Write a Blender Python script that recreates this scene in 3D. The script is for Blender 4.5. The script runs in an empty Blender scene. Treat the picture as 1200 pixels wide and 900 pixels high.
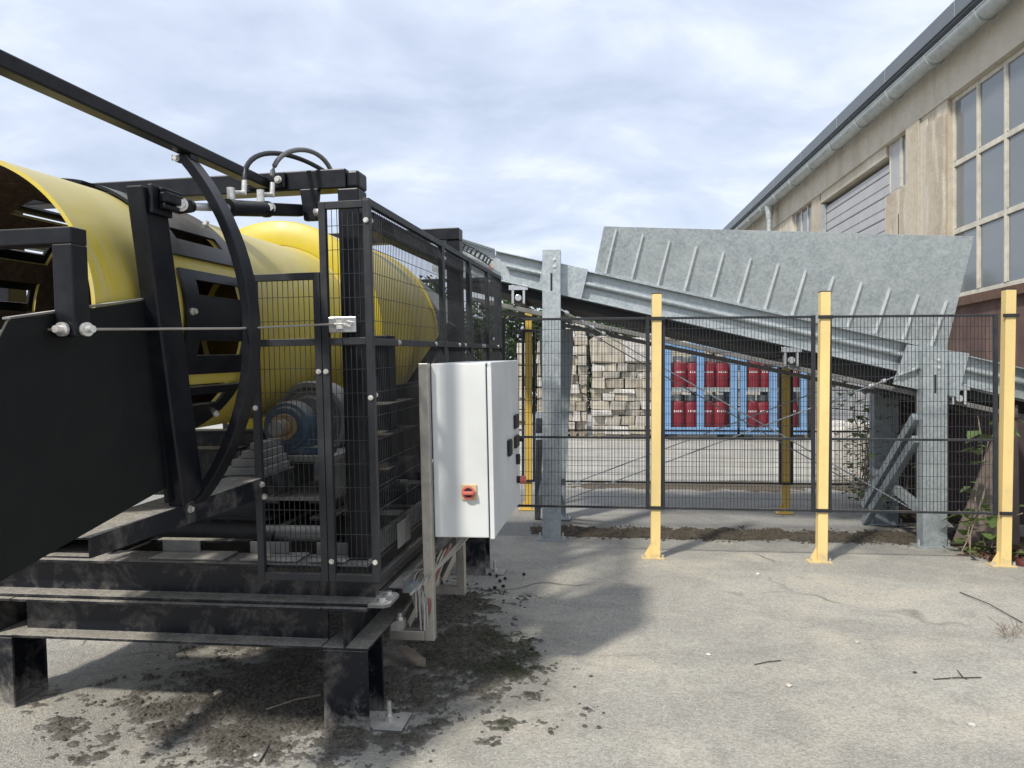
import bpy, math, random
import numpy as np
from mathutils import Vector, Matrix, noise
random.seed(7)
RAD = math.radians
S = bpy.context.scene
COL = S.collection

# ------------------------------------------------------------------ camera
cd = bpy.data.cameras.new('camera'); cam = bpy.data.objects.new('camera', cd); COL.objects.link(cam)
cd.lens = 27.0; cd.sensor_width = 36.0; cd.clip_start = 0.05; cd.clip_end = 3000
cam.location = (0, 0, 1.6); cam.rotation_euler = (RAD(90), 0, 0)
S.camera = cam
S.render.resolution_x = 1024; S.render.resolution_y = 768

# ------------------------------------------------------------------ sky and sun
SUN_EL = 46.0
SUN_FROM = (-0.62, -0.78)                     # horizontal direction towards the sun
w = bpy.data.worlds.new('World'); S.world = w; w.use_nodes = True
nt = w.node_tree; nt.nodes.clear()
def wn(t, **k):
    n = nt.nodes.new(t)
    for a, b in k.items(): setattr(n, a, b)
    return n
wo = wn('ShaderNodeOutputWorld'); bg = wn('ShaderNodeBackground'); bg.inputs[1].default_value = 0.098
sky = wn('ShaderNodeTexSky', sky_type='NISHITA', sun_disc=False, sun_elevation=RAD(SUN_EL),
         sun_rotation=math.atan2(SUN_FROM[0], SUN_FROM[1]))
tc = wn('ShaderNodeTexCoord'); sep = wn('ShaderNodeSeparateXYZ'); nt.links.new(tc.outputs['Generated'], sep.inputs[0])
def wm(op, a, b=None, c=None):
    n = wn('ShaderNodeMath', operation=op)
    for i, v in enumerate((a, b, c)):
        if v is None: continue
        if isinstance(v, (int, float)): n.inputs[i].default_value = v
        else: nt.links.new(v, n.inputs[i])
    return n.outputs[0]
zz = wm('ADD', wm('MAXIMUM', sep.outputs['Z'], 0.0), 0.22)
cmb = wn('ShaderNodeCombineXYZ')
nt.links.new(wm('DIVIDE', sep.outputs['X'], zz), cmb.inputs[0]); nt.links.new(wm('DIVIDE', sep.outputs['Y'], zz), cmb.inputs[1])
mp = wn('ShaderNodeMapping'); nt.links.new(cmb.outputs[0], mp.inputs[0]); mp.inputs['Scale'].default_value = (1.0, 1.25, 1); mp.inputs['Location'].default_value = (3.1, 1.7, 0)
n1 = wn('ShaderNodeTexNoise'); n1.inputs['Scale'].default_value = 2.3; n1.inputs['Detail'].default_value = 8; n1.inputs['Roughness'].default_value = 0.56; n1.inputs['Distortion'].default_value = 0.35
nt.links.new(mp.outputs[0], n1.inputs['Vector'])
n2 = wn('ShaderNodeTexNoise'); n2.inputs['Scale'].default_value = 0.9; n2.inputs['Detail'].default_value = 5; n2.inputs['Distortion'].default_value = 0.3
nt.links.new(mp.outputs[0], n2.inputs['Vector'])
mixv = wm('ADD', wm('MULTIPLY', n1.outputs[0], 0.6), wm('MULTIPLY', n2.outputs[0], 0.4))
cr = wn('ShaderNodeValToRGB'); nt.links.new(mixv, cr.inputs[0])
cr.color_ramp.elements[0].position = 0.36; cr.color_ramp.elements[0].color = (3.5, 4.05, 5.1, 1)
cr.color_ramp.elements[1].position = 0.66; cr.color_ramp.elements[1].color = (6.7, 7.0, 7.4, 1)
e = cr.color_ramp.elements.new(0.50); e.color = (4.6, 5.1, 6.15, 1)
mx = wn('ShaderNodeMixRGB'); mx.inputs[0].default_value = 0.9
nt.links.new(sky.outputs[0], mx.inputs[1]); nt.links.new(cr.outputs[0], mx.inputs[2])
nt.links.new(mx.outputs[0], bg.inputs[0]); nt.links.new(bg.outputs[0], wo.inputs[0])

sl = bpy.data.lights.new('sun', 'SUN'); sl.energy = 2.45; sl.angle = RAD(4.0); sl.color = (1, 0.955, 0.88)
so = bpy.data.objects.new('sun', sl); COL.objects.link(so)
ce, se = math.cos(RAD(SUN_EL)), math.sin(RAD(SUN_EL))
sd = Vector((SUN_FROM[0] * ce, SUN_FROM[1] * ce, se)).normalized()
so.rotation_euler = sd.to_track_quat('Z', 'Y').to_euler(); so.location = sd * 40

vs = S.view_settings; vs.view_transform = 'Standard'; vs.look = 'None'; vs.exposure = 0.80; vs.gamma = 1.0; vs.use_curve_mapping = False
S.render.engine = 'CYCLES'

# ------------------------------------------------------------------ materials
class NT:
    def __init__(s, name):
        s.m = bpy.data.materials.new(name); s.m.use_nodes = True; s.t = s.m.node_tree
        s.b = s.t.nodes['Principled BSDF']; s.tc = s.t.nodes.new('ShaderNodeTexCoord')
    def n(s, t, **k):
        n = s.t.nodes.new(t)
        for a, b in k.items(): setattr(n, a, b)
        return n
    def l(s, a, b): s.t.links.new(a, b)
    def noise(s, sc, det=4, rough=0.55, coord='Object', dist=0, scale3=None):
        n = s.n('ShaderNodeTexNoise'); n.inputs['Scale'].default_value = sc; n.inputs['Detail'].default_value = det
        n.inputs['Roughness'].default_value = rough; n.inputs['Distortion'].default_value = dist
        src = s.pos() if coord == 'World' else s.tc.outputs[coord]
        if scale3:
            mp = s.n('ShaderNodeMapping'); mp.inputs['Scale'].default_value = scale3; s.l(src, mp.inputs[0]); src = mp.outputs[0]
        s.l(src, n.inputs['Vector']); return n.outputs[0]
    def pos(s):
        if not hasattr(s, 'g'): s.g = s.n('ShaderNodeNewGeometry')
        return s.g.outputs['Position']
    def ramp(s, v, stops):
        r = s.n('ShaderNodeValToRGB'); s.l(v, r.inputs[0]); el = r.color_ramp.elements
        while len(el) < len(stops): el.new(0.5)
        for e, (p, c) in zip(el, stops):
            e.position = p; e.color = (*c, 1) if isinstance(c, tuple) else (c, c, c, 1)
        return r.outputs[0]
    def mix(s, f, a, b, bt='MIX'):
        n = s.n('ShaderNodeMixRGB', blend_type=bt)
        for i, v in zip((0, 1, 2), (f, a, b)):
            if isinstance(v, (int, float)): n.inputs[i].default_value = v if i == 0 else (v, v, v, 1)
            elif isinstance(v, tuple): n.inputs[i].default_value = (*v, 1)
            else: s.l(v, n.inputs[i])
        return n.outputs[0]
    def math(s, op, a, b=0.0):
        n = s.n('ShaderNodeMath', operation=op)
        for i, v in enumerate((a, b)):
            if isinstance(v, (int, float)): n.inputs[i].default_value = v
            else: s.l(v, n.inputs[i])
        return n.outputs[0]
    def upmask(s):
        s.pos(); sp = s.n('ShaderNodeSeparateXYZ'); s.l(s.g.outputs['Normal'], sp.inputs[0])
        return s.ramp(sp.outputs['Z'], [(0.35, 0.0), (0.9, 1.0)])
    def bump(s, v, strength=0.3, dist=0.01):
        b = s.n('ShaderNodeBump'); b.inputs['Strength'].default_value = strength; b.inputs['Distance'].default_value = dist
        s.l(v, b.inputs['Height']); s.l(b.outputs[0], s.b.inputs['Normal'])
    def set(s, color=None, rough=None, metal=None, spec=None):
        for k, v in (('Base Color', color), ('Roughness', rough), ('Metallic', metal), ('Specular IOR Level', spec)):
            if v is None: continue
            if isinstance(v, tuple): s.b.inputs[k].default_value = (*v, 1)
            elif isinstance(v, (int, float)): s.b.inputs[k].default_value = v
            else: s.l(v, s.b.inputs[k])
        return s.m
def painted(name, col, rough=0.4, dust=(0.30, 0.27, 0.22), dustamt=0.6, wear=0.25, metal=0.0, spec=.5):
    k = NT(name)
    n = k.noise(9, 6, 0.65); n2 = k.noise(55, 3, 0.6); n3 = k.noise(2.3, 3)
    base = k.mix(k.ramp(n3, [(0.3, 0.0), (0.75, 1.0)]), tuple(c * 0.88 for c in col), tuple(min(1, c * 1.12) for c in col))
    film = k.math('MULTIPLY', k.ramp(n, [(0.45, 0.0), (0.85, 1.0)]), wear)
    c1 = k.mix(film, base, dust)
    um = k.math('MULTIPLY', k.math('MULTIPLY', k.upmask(), k.ramp(n, [(0.25, 0.25), (0.6, 1.0)])), dustamt)
    c2 = k.mix(um, c1, k.mix(n2, dust, tuple(min(1, x * 1.5) for x in dust)))
    r = k.math('ADD', k.math('MULTIPLY', n, 0.3), rough - 0.12)
    k.bump(n2, 0.08, 0.002)
    return k.set(c2, k.math('ADD', r, k.math('MULTIPLY', um, 0.4)), metal, spec)
def plain(name, col, rough=0.5, metal=0.0, var=0.15, sc=12):
    k = NT(name); n = k.noise(sc, 4)
    c = k.mix(k.ramp(n, [(0.3, 0.0), (0.75, 1.0)]), tuple(x * (1 - var) for x in col), tuple(min(1, x * (1 + var)) for x in col))
    return k.set(c, k.math('ADD', k.math('MULTIPLY', n, 0.2), rough - 0.1), metal)
M = {}
M['black'] = painted('black_paint', (0.0045, 0.0055, 0.0085), 0.36, dustamt=0.40, wear=0.045, spec=.3)
M['blackplate'] = painted('black_plate', (0.0045, 0.006, 0.0065), 0.5, dustamt=0.3, wear=0.02, spec=.22)
M['frame'] = painted('dusty_black_frame', (0.006, 0.007, 0.010), 0.5, dust=(0.38, 0.35, 0.30), dustamt=0.9, wear=0.13, spec=.3)
def splashed(name):
    k = NT(name); n = k.noise(7, 7, .7, 'World', .6); n2 = k.noise(60, 4, .65, 'World'); n3 = k.noise(1.4, 4, .6, 'World')
    sp = k.n('ShaderNodeSeparateXYZ'); k.l(k.pos(), sp.inputs[0])
    film = k.math('MULTIPLY', k.ramp(n, [(.48, 0.0), (.74, 1.0)]), .30)
    splash = k.ramp(k.math('ADD', k.math('MULTIPLY', sp.outputs[2], -3.2), k.math('MULTIPLY', n, 1.5)), [(.34, 0.0), (.75, .75)])
    top = k.math('MULTIPLY', k.upmask(), k.ramp(n, [(.25, .55), (.6, 1.0)]))
    fac = k.math('MAXIMUM', k.math('MAXIMUM', film, splash), k.math('MULTIPLY', top, .92))
    dust = k.ramp(n2, [(.3, (.20, .185, .155)), (.5, (.34, .315, .27)), (.7, (.46, .43, .375))])
    c = k.mix(fac, (.005, .0065, .011), dust)
    k.bump(n2, .15, .003)
    return k.set(c, k.math('ADD', k.math('MULTIPLY', fac, .5), .40), 0.0, .3)
M['frame'] = splashed('dusty_black_steel')
M['cage'] = painted('anthracite_powder', (0.020, 0.022, 0.026), 0.45, dustamt=0.4, wear=0.08, spec=.35)
M['yellow'] = painted('yellow_paint', (0.56, 0.43, 0.04), 0.38, dust=(0.47, 0.42, 0.25), dustamt=0.65, wear=0.6)  # dull film carries dust and the sky's pale sheen on the drum
def drumpaint(name):
    k = NT(name); st = k.noise(7, 6, .65, 'Object', .4, (.5, 5.0, .5)); n = k.noise(3.2, 6, .65, 'Object', .7); n2 = k.noise(48, 5, .7, 'Object'); sc = k.noise(30, 4, .6, 'Object', .3, (.25, 6, .25))
    c = k.mix(k.ramp(n, [(.35, 0.0), (.68, 1.0)]), (.54, .41, .03), (.60, .48, .07))
    c = k.mix(k.math('MULTIPLY', k.ramp(st, [(.42, 0.0), (.68, 1.0)]), .55), c, (.47, .425, .27))
    c = k.mix(k.math('MULTIPLY', k.upmask(), k.ramp(n, [(.3, .15), (.65, .6)])), c, (.50, .46, .30))  # pale top: dust plus sky reflection, both put into the colour
    c = k.mix(k.ramp(sc, [(.68, 0.0), (.74, .4)]), c, (.25, .18, .06)); c = k.mix(k.ramp(n2, [(.72, 0.0), (.78, .6)]), c, (.14, .09, .04))
    k.bump(k.math('ADD', n, k.math('MULTIPLY', st, .6)), .10, .02)
    return k.set(c, k.math('ADD', k.math('MULTIPLY', st, .3), .33))
M['yellow'] = drumpaint('drum_yellow_paint')
M['sunlityellow'] = painted('sunlit_yellow_paint', (0.52, 0.40, 0.012), 0.40, dust=(0.5, 0.45, 0.24), dustamt=0.2, wear=0.12)  # drum yellow again, sunlit brightness of the step face put into the colour
M['yellowpost'] = painted('fence_post_yellow', (0.72, 0.54, 0.22), 0.45, dust=(.5,.45,.35), dustamt=0.3, wear=0.10)
def postpaint(name, col):
    k = NT(name); n = k.noise(11, 6, .7, 'World', .5); n2 = k.noise(70, 4, .65, 'World'); n3 = k.noise(2, 3, .5, 'World')
    sp = k.n('ShaderNodeSeparateXYZ'); k.l(k.pos(), sp.inputs[0])
    c = k.mix(k.ramp(n3, [(.35, 0.0), (.7, 1.0)]), tuple(x * .9 for x in col), tuple(min(1, x * 1.08) for x in col))
    c = k.mix(k.ramp(n, [(.56, 0.0), (.72, .35)]), c, (.42, .34, .20))
    c = k.mix(k.ramp(k.math('ADD', k.math('MULTIPLY', sp.outputs[2], -2.4), k.math('MULTIPLY', n, 1.2)), [(.38, 0.0), (.66, .6)]), c, (.36, .31, .23))
    c = k.mix(k.ramp(n2, [(.70, 0.0), (.74, .8)]), c, (.12, .08, .05))
    return k.set(c, k.math('ADD', k.math('MULTIPLY', n, .25), .35))
M['yellowpost'] = postpaint('fence_post_paint', (0.72, 0.54, 0.22))
M['oldyellow'] = painted('ochre_post_yellow', (0.55, 0.36, 0.06), 0.5, dustamt=0.3, wear=0.12)
k = NT('rusty_drum_inside'); n = k.noise(30, 8, 0.7); k.bump(n, 0.8, 0.01)
M['rust'] = k.set(k.ramp(n, [(0.3, (0.03, 0.020, 0.013)), (0.55, (0.10, 0.066, 0.040)), (0.75, (0.20, 0.115, 0.05))]), 0.9)
def galv(name, a, b, rough=0.42, metal=0.45, sc=24):
    k = NT(name)
    v = k.n('ShaderNodeTexVoronoi'); v.inputs['Scale'].default_value = sc * 2.2
    n = k.noise(sc * 0.35, 5, 0.6, dist=0.6); n2 = k.noise(2.5, 4)
    wv = k.n('ShaderNodeMixRGB'); wv.inputs[0].default_value = 0.06
    k.l(k.tc.outputs['Object'], wv.inputs[1]); k.l(k.n('ShaderNodeTexNoise').outputs[1], wv.inputs[2])
    k.l(wv.outputs[0], v.inputs['Vector'])
    sp = k.n('ShaderNodeSeparateColor'); k.l(v.outputs['Color'], sp.inputs[0])
    f = k.math('ADD', k.math('MULTIPLY', sp.outputs[0], 0.35), k.math('MULTIPLY', n, 0.65))
    c = k.mix(k.ramp(f, [(0.25, 0.0), (0.75, 1.0)]), a, b)
    c = k.mix(k.math('MULTIPLY', k.ramp(n2, [(0.45, 0.0), (0.7, 1.0)]), 0.25), c, (0.52, 0.55, 0.54))
    return k.set(c, k.math('ADD', k.math('MULTIPLY', f, 0.25), rough - 0.1), metal)
M['galv'] = galv('galvanised_steel', (0.29, 0.33, 0.34), (0.46, 0.495, 0.50))
M['galvdark'] = galv('weathered_galvanised_steel', (0.17, 0.20, 0.22), (0.26, 0.30, 0.32), 0.5, 0.4)
M['zinc'] = galv('zinc_gutter', (0.33, 0.36, 0.36), (0.47, 0.50, 0.49), 0.45, 0.5, 6)
M['pipe'] = plain('pale_steel_pipe', (0.55, 0.57, 0.57), 0.62, 0.1)
M['silver'] = plain('bright_steel', (0.62, 0.62, 0.60), 0.28, 0.9)
M['bolt'] = plain('zinc_bolt', (0.66, 0.64, 0.60), 0.38, 0.6, 0.2, 60)
M['stainless'] = plain('brushed_stainless', (0.40, 0.38, 0.345), 0.38, 0.7, 0.12, 25)
M['chrome'] = plain('chrome_rod', (0.72, 0.72, 0.72), 0.30, 0.5, 0.03)
M['white'] = painted('cabinet_white', (0.64, 0.655, 0.64), 0.42, dust=(0.45, 0.42, 0.36), dustamt=0.3, wear=0.06)
M['shaded_door'] = painted('cabinet_white_shaded', (0.52, 0.54, 0.54), 0.45, dustamt=0.2, wear=0.05)  # cabinet white again, with the door side's shade put into the colour
M['gasket'] = plain('black_rubber', (0.015, 0.015, 0.016), 0.7)
M['red'] = plain('switch_red', (0.50, 0.12, 0.10), 0.45)
M['switchyellow'] = plain('switch_yellow', (0.60, 0.47, 0.24), 0.5)
M['bluebear'] = painted('bearing_blue', (0.020, 0.050, 0.085), 0.6, dustamt=0.8, wear=0.4)
M['brass'] = painted('dusty_shaft', (0.26, 0.19, 0.10), 0.5, dustamt=0.5, wear=0.35, metal=0.3)
M['dustysteel'] = painted('dusty_steel', (0.13, 0.13, 0.125), 0.6, dust=(0.42, 0.39, 0.34), dustamt=0.85, wear=0.4)
M['belt'] = plain('rubber_belt', (0.018, 0.018, 0.018), 0.75, 0, 0.3, 20)
M['cablegrey'] = plain('cable_grey', (0.38, 0.36, 0.32), 0.6)
M['cablered'] = plain('cable_red', (0.36, 0.10, 0.06), 0.6)
M['hose'] = plain('hydraulic_hose', (0.02, 0.021, 0.022), 0.4)
M['blue'] = painted('rack_blue', (0.17, 0.32, 0.54), 0.5, dustamt=0.25, wear=0.1)
M['gasred'] = painted('gas_cylinder_red', (0.235, 0.014, 0.028), 0.4, dustamt=0.15, wear=0.08)
M['wood'] = plain('weathered_wood', (0.27, 0.22, 0.16), 0.85, 0, 0.3, 18)
M['darktwig'] = plain('dark_twig', (0.05, 0.042, 0.034), 0.85, 0, 0.3, 30)
M['darkwood'] = plain('dark_wood', (0.10, 0.055, 0.035), 0.8, 0, 0.3, 14)
M['roofgrey'] = plain('grey_sheet_metal', (0.13, 0.145, 0.16), 0.45, 0.2, 0.08, 3)
M['doorgrey'] = plain('door_panel_grey', (0.36, 0.36, 0.36), 0.5, 0, 0.10, 2)
M['interior'] = plain('unlit_interior', (0.02, 0.02, 0.02), 0.9)
M['windowpaint'] = plain('aged_cream_paint', (0.50, 0.47, 0.39), 0.6, 0, 0.2, 6)
k = NT('window_glass'); n = k.noise(1.2, 2); k.bump(n, 0.04, 0.02)
M['glass'] = k.set((0.15, 0.165, 0.17), 0.06, 0.0, 0.9)
def plaster(name, a, b, c, sc=1.0):
    k = NT(name)
    n = k.noise(1.1 * sc, 6, 0.62, 'World', 0.8); n2 = k.noise(9 * sc, 6, 0.65, 'World'); n3 = k.noise(0.7 * sc, 4, 0.5, 'World', 0, (3, 3, 0.5))
    col = k.mix(k.ramp(n, [(0.38, 0.0), (0.60, 1.0)]), a, b)
    col = k.mix(k.ramp(n3, [(0.52, 0.0), (0.66, 1.0)]), col, c)
    col = k.mix(k.math('MULTIPLY', k.ramp(n2, [(0.5, 0.0), (0.8, 1.0)]), 0.5), col, tuple(x * 0.6 for x in a))
    k.bump(n2, 0.5, 0.02)
    return k.set(col, 0.92)
M['plaster'] = plaster('old_plaster', (0.40, 0.345, 0.265), (0.46, 0.405, 0.315), (0.54, 0.50, 0.42))
M['plasterrough'] = plaster('patched_plaster', (0.36, 0.305, 0.235), (0.43, 0.375, 0.29), (0.52, 0.475, 0.39), 2.2)
M['beam'] = plaster('concrete_lintel', (0.46, 0.42, 0.34), (0.52, 0.48, 0.40), (0.44, 0.39, 0.31))
M['redwall'] = plaster('dark_red_wall', (0.085, 0.048, 0.040), (0.115, 0.068, 0.055), (0.15, 0.095, 0.075), 1.6)
M['concrete'] = plaster('grey_concrete', (0.28, 0.27, 0.245), (0.33, 0.32, 0.29), (0.24, 0.23, 0.20), 2.5)
M['whiteblock'] = plaster('white_block', (0.50, 0.48, 0.43), (0.58, 0.56, 0.51), (0.44, 0.41, 0.35), 1.5)
M['stones'] = []
for i, (a, b) in enumerate([((0.48, 0.45, 0.39), (0.57, 0.54, 0.48)), ((0.45, 0.41, 0.33), (0.54, 0.50, 0.41)), ((0.52, 0.50, 0.46), (0.60, 0.58, 0.54)), ((0.40, 0.36, 0.29), (0.50, 0.46, 0.38))]):
    M['stones'].append(plaster('sandstone_%d' % i, a, b, tuple(x * 0.8 for x in a), 3.0))

# ------------------------------------------------------------------ mesh helpers
class MB:
    def __init__(s): s.v = []; s.f = []
    def add(s, vs, fs):
        o = len(s.v); s.v += [tuple(x) for x in vs]; s.f += [tuple(o + i for i in f) for f in fs]; return s
    def box(s, x0, x1, y0, y1, z0, z1):
        return s.add([(x0, y0, z0), (x1, y0, z0), (x1, y1, z0), (x0, y1, z0), (x0, y0, z1), (x1, y0, z1), (x1, y1, z1), (x0, y1, z1)],
                     [(0, 3, 2, 1), (4, 5, 6, 7), (0, 1, 5, 4), (1, 2, 6, 5), (2, 3, 7, 6), (3, 0, 4, 7)])
    def sweep(s, prof, p0, p1, up=(0, 0, 1), scale1=1.0):
        p0 = Vector(p0); p1 = Vector(p1); d = (p1 - p0).normalized(); up = Vector(up)
        sx = d.cross(up)
        if sx.length < 1e-5: sx = d.cross(Vector((0, 1, 0)))
        sx.normalize(); u = sx.cross(d).normalized(); n = len(prof)
        vs = [p0 + sx * x + u * y for x, y in prof] + [p1 + (sx * x + u * y) * scale1 for x, y in prof]
        fs = [(i, (i + 1) % n, n + (i + 1) % n, n + i) for i in range(n)]
        return s.add(vs, fs + [tuple(range(n))[::-1], tuple(range(n, 2 * n))])
    def bar(s, p0, p1, w, h, up=(0, 0, 1)):
        return s.sweep([(-w / 2, -h / 2), (w / 2, -h / 2), (w / 2, h / 2), (-w / 2, h / 2)], p0, p1, up)
    def cyl(s, p0, p1, r0, r1=None, n=16):
        r1 = r0 if r1 is None else r1
        return s.sweep([(r0 * math.cos(2 * math.pi * i / n), r0 * math.sin(2 * math.pi * i / n)) for i in range(n)], p0, p1, (0.13, 0.31, 0.94), r1 / r0)
    def tube(s, pts, r, n=6):
        pts = [Vector(p) for p in pts]; rings = []; ref = Vector((0.21, 0.37, 0.9)).normalized()
        for i, p in enumerate(pts):
            d = (pts[min(i + 1, len(pts) - 1)] - pts[max(i - 1, 0)]).normalized()
            x = d.cross(ref).normalized(); y = x.cross(d)
            rings.append([p + (x * math.cos(2 * math.pi * j / n) + y * math.sin(2 * math.pi * j / n)) * r for j in range(n)])
        vs = [q for rg in rings for q in rg]
        fs = [(i * n + j, i * n + (j + 1) % n, (i + 1) * n + (j + 1) % n, (i + 1) * n + j) for i in range(len(pts) - 1) for j in range(n)]
        return s.add(vs, fs + [tuple(range(n))[::-1], tuple(range((len(pts) - 1) * n, len(pts) * n))])
    def poly(s, pts, ext):
        """polygon (3-d points) extruded by vector ext"""
        n = len(pts); ext = Vector(ext); vs = [Vector(p) for p in pts]; vs += [p + ext for p in vs]
        return s.add(vs, [tuple(range(n))[::-1], tuple(range(n, 2 * n))] + [(i, (i + 1) % n, n + (i + 1) % n, n + i) for i in range(n)])
    def lathe(s, prof, c=(0, 0, 0), axis='z', n=24, closed=False):
        """prof: (radius, height) pairs"""
        c = Vector(c); vs = []
        for r, h in prof:
            for i in range(n):
                a = 2 * math.pi * i / n; x, y = r * math.cos(a), r * math.sin(a)
                vs.append(c + (Vector((x, y, h)) if axis == 'z' else Vector((x, h, y))))
        m = len(prof); fs = []
        for i in range(m if closed else m - 1):
            j2 = (i + 1) % m
            for j in range(n):
                q = (i * n + j, i * n + (j + 1) % n, j2 * n + (j + 1) % n, j2 * n + j)
                fs.append(q if axis == 'z' else q[::-1])
        return s.add(vs, fs)
def mesh_of(mb, name, smooth=None):
    me = bpy.data.meshes.new(name); me.from_pydata(mb.v, [], mb.f)
    if smooth:
        me.polygons.foreach_set('use_smooth', [True] * len(me.polygons)); me.set_sharp_from_angle(angle=RAD(smooth))
    me.update(); return me
def obj(name, mb, mat, parent=None, bevel=0, smooth=None, label=None, cat=None, group=None, kind=None, solid=0):
    me = mb if isinstance(mb, bpy.types.Mesh) else mesh_of(mb, name, smooth)
    if isinstance(mat, str): mat = M[mat]
    if not me.materials: me.materials.append(mat)
    o = bpy.data.objects.new(name, me); COL.objects.link(o)
    if parent: o.parent = parent
    if bevel:
        b = o.modifiers.new('bevel', 'BEVEL'); b.width = bevel; b.segments = 2; b.limit_method = 'ANGLE'
    tag(o, label, cat, group, kind); return o
def tag(o, label=None, cat=None, group=None, kind=None):
    for k_, v_ in (('label', label), ('category', cat), ('group', group), ('kind', kind)):
        if v_: o[k_] = v_
    return o
def thing(name, label, cat, loc=(0, 0, 0), rot=(0, 0, 0), group=None):
    o = bpy.data.objects.new(name, None); COL.objects.link(o); o.location = loc; o.rotation_euler = rot
    return tag(o, label, cat, group)
def ibeam(h, w, tf=0.014, tw=0.010):
    return [(-w/2, -h/2), (w/2, -h/2), (w/2, -h/2+tf), (tw/2, -h/2+tf), (tw/2, h/2-tf), (w/2, h/2-tf), (w/2, h/2), (-w/2, h/2), (-w/2, h/2-tf), (-tw/2, h/2-tf), (-tw/2, -h/2+tf), (-w/2, -h/2+tf)]
def channel(w, d, t=0.01, lip=0.03):
    """C profile, open towards +y, width w, depth d"""
    return [(-w/2, 0), (w/2, 0), (w/2, d), (w/2-lip, d), (w/2-lip, d-t), (w/2-t, d-t), (w/2-t, t), (-w/2+t, t), (-w/2+t, d-t), (-w/2+lip, d-t), (-w/2+lip, d), (-w/2, d)]
def wires(o, ux, uz, L, H, sx, sz, r):
    """grid of wires from origin o along ux (length L) and uz (height H)"""
    mb = MB(); o = Vector(o); ux = Vector(ux).normalized(); uz = Vector(uz).normalized(); nn = ux.cross(uz)
    sq = [(-1, -1), (1, -1), (1, 1), (-1, 1)]
    for kk in range(1, int(L / sx) + 1):
        p = o + ux * (kk * L / (int(L / sx) + 1))
        mb.add([p + ux * a * r + nn * b * r for a, b in sq] + [p + uz * H + ux * a * r + nn * b * r for a, b in sq], [(0, 1, 5, 4), (1, 2, 6, 5), (2, 3, 7, 6), (3, 0, 4, 7)])
    for kk in range(1, int(H / sz) + 1):
        p = o + uz * (kk * H / (int(H / sz) + 1)) + nn * r * 2.1
        mb.add([p + uz * a * r + nn * b * r for a, b in sq] + [p + ux * L + uz * a * r + nn * b * r for a, b in sq], [(0, 1, 5, 4), (1, 2, 6, 5), (2, 3, 7, 6), (3, 0, 4, 7)])
    return mb
def hexbolt(parent, p, axis=(0, -1, 0), r=0.011, l=0.012, mat='bolt', name='bolt'):
    mb = MB(); p = Vector(p); a = Vector(axis).normalized(); mb.cyl(p, p + a * l * 0.35, r * 1.35, None, 12); mb.cyl(p + a * l * 0.3, p + a * l, r, None, 6)
    return obj(name, mb, mat, parent)
def hit(u, v, Y):
    """point of the place at forward distance Y seen along one measured direction"""
    return Vector(((u - 600) / 900 * Y, Y, 1.6 - (v - 450) / 900 * Y))

# ------------------------------------------------------------------ ground
def groundmat(name, cols, dirt, sc, dirtamt=0.5, cracks=0.0, bumpd=0.01, speck=(0.62, 0.60, 0.55), zone=False):
    k = NT(name)
    big = k.noise(0.22, 5, 0.55, 'World', 0.6); mid = k.noise(1.3, 6, 0.6, 'World', 0.4); fine = k.noise(62, 4, 0.65, 'World'); grit = k.noise(120, 2, 0.5, 'World')
    c = k.mix(k.ramp(big, [(0.38, 0.0), (0.60, 1.0)]), cols[0], cols[1]); blot = k.noise(0.55, 7, 0.68, 'World', 1.2)
    c = k.mix(k.math('MULTIPLY', k.ramp(blot, [(0.44, 1.0), (0.58, 0.0)]), .40), c, tuple(x * 0.60 for x in cols[0]))
    c = k.mix(k.math('MULTIPLY', k.ramp(mid, [(0.48, 0.0), (0.66, 1.0)]), dirtamt), c, dirt)
    c = k.mix(k.ramp(fine, [(0.34, 0.0), (0.66, 1.0)]), k.mix(1.0, c, (0.70, 0.695, 0.68), 'MULTIPLY'), k.mix(1.0, c, (1.16, 1.16, 1.15), 'MULTIPLY'))
    c = k.mix(k.ramp(grit, [(0.60, 0.0), (0.70, 0.7)]), c, speck)
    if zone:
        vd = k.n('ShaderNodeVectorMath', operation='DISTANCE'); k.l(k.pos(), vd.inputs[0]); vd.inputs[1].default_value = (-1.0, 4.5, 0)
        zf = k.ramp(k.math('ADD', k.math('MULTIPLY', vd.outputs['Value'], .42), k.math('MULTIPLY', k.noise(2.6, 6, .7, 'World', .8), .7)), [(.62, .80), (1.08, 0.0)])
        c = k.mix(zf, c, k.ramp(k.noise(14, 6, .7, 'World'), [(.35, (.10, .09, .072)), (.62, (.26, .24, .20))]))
    st = k.noise(3.2, 5, 0.7, 'World', 1.5)
    c = k.mix(k.math('MULTIPLY', k.ramp(st, [(0.56, 0.0), (0.70, 1.0)]), 0.48), c, tuple(x * 0.55 for x in cols[0]))
    if cracks:
        v = k.n('ShaderNodeTexVoronoi', feature='DISTANCE_TO_EDGE'); v.inputs['Scale'].default_value = 0.28
        wn_ = k.n('ShaderNodeTexNoise'); wn_.inputs['Scale'].default_value = 1.7; k.l(k.pos(), wn_.inputs['Vector'])
        mm = k.n('ShaderNodeMixRGB', blend_type='ADD'); mm.inputs[0].default_value = 0.9; k.l(k.pos(), mm.inputs[1]); k.l(wn_.outputs[1], mm.inputs[2]); k.l(mm.outputs[0], v.inputs['Vector'])
        cm = k.ramp(v.outputs['Distance'], [(0.0, 1.0), (0.011, 0.0)])
        c = k.mix(k.math('MULTIPLY', cm, k.math('MULTIPLY', k.ramp(mid, [(0.45, 0.0), (0.6, 1.0)]), cracks)), c, (0.10, 0.095, 0.08))
    k.bump(k.math('ADD', fine, k.math('MULTIPLY', grit, 0.8)), 0.8, bumpd)
    return k.set(c, 0.93)
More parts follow.
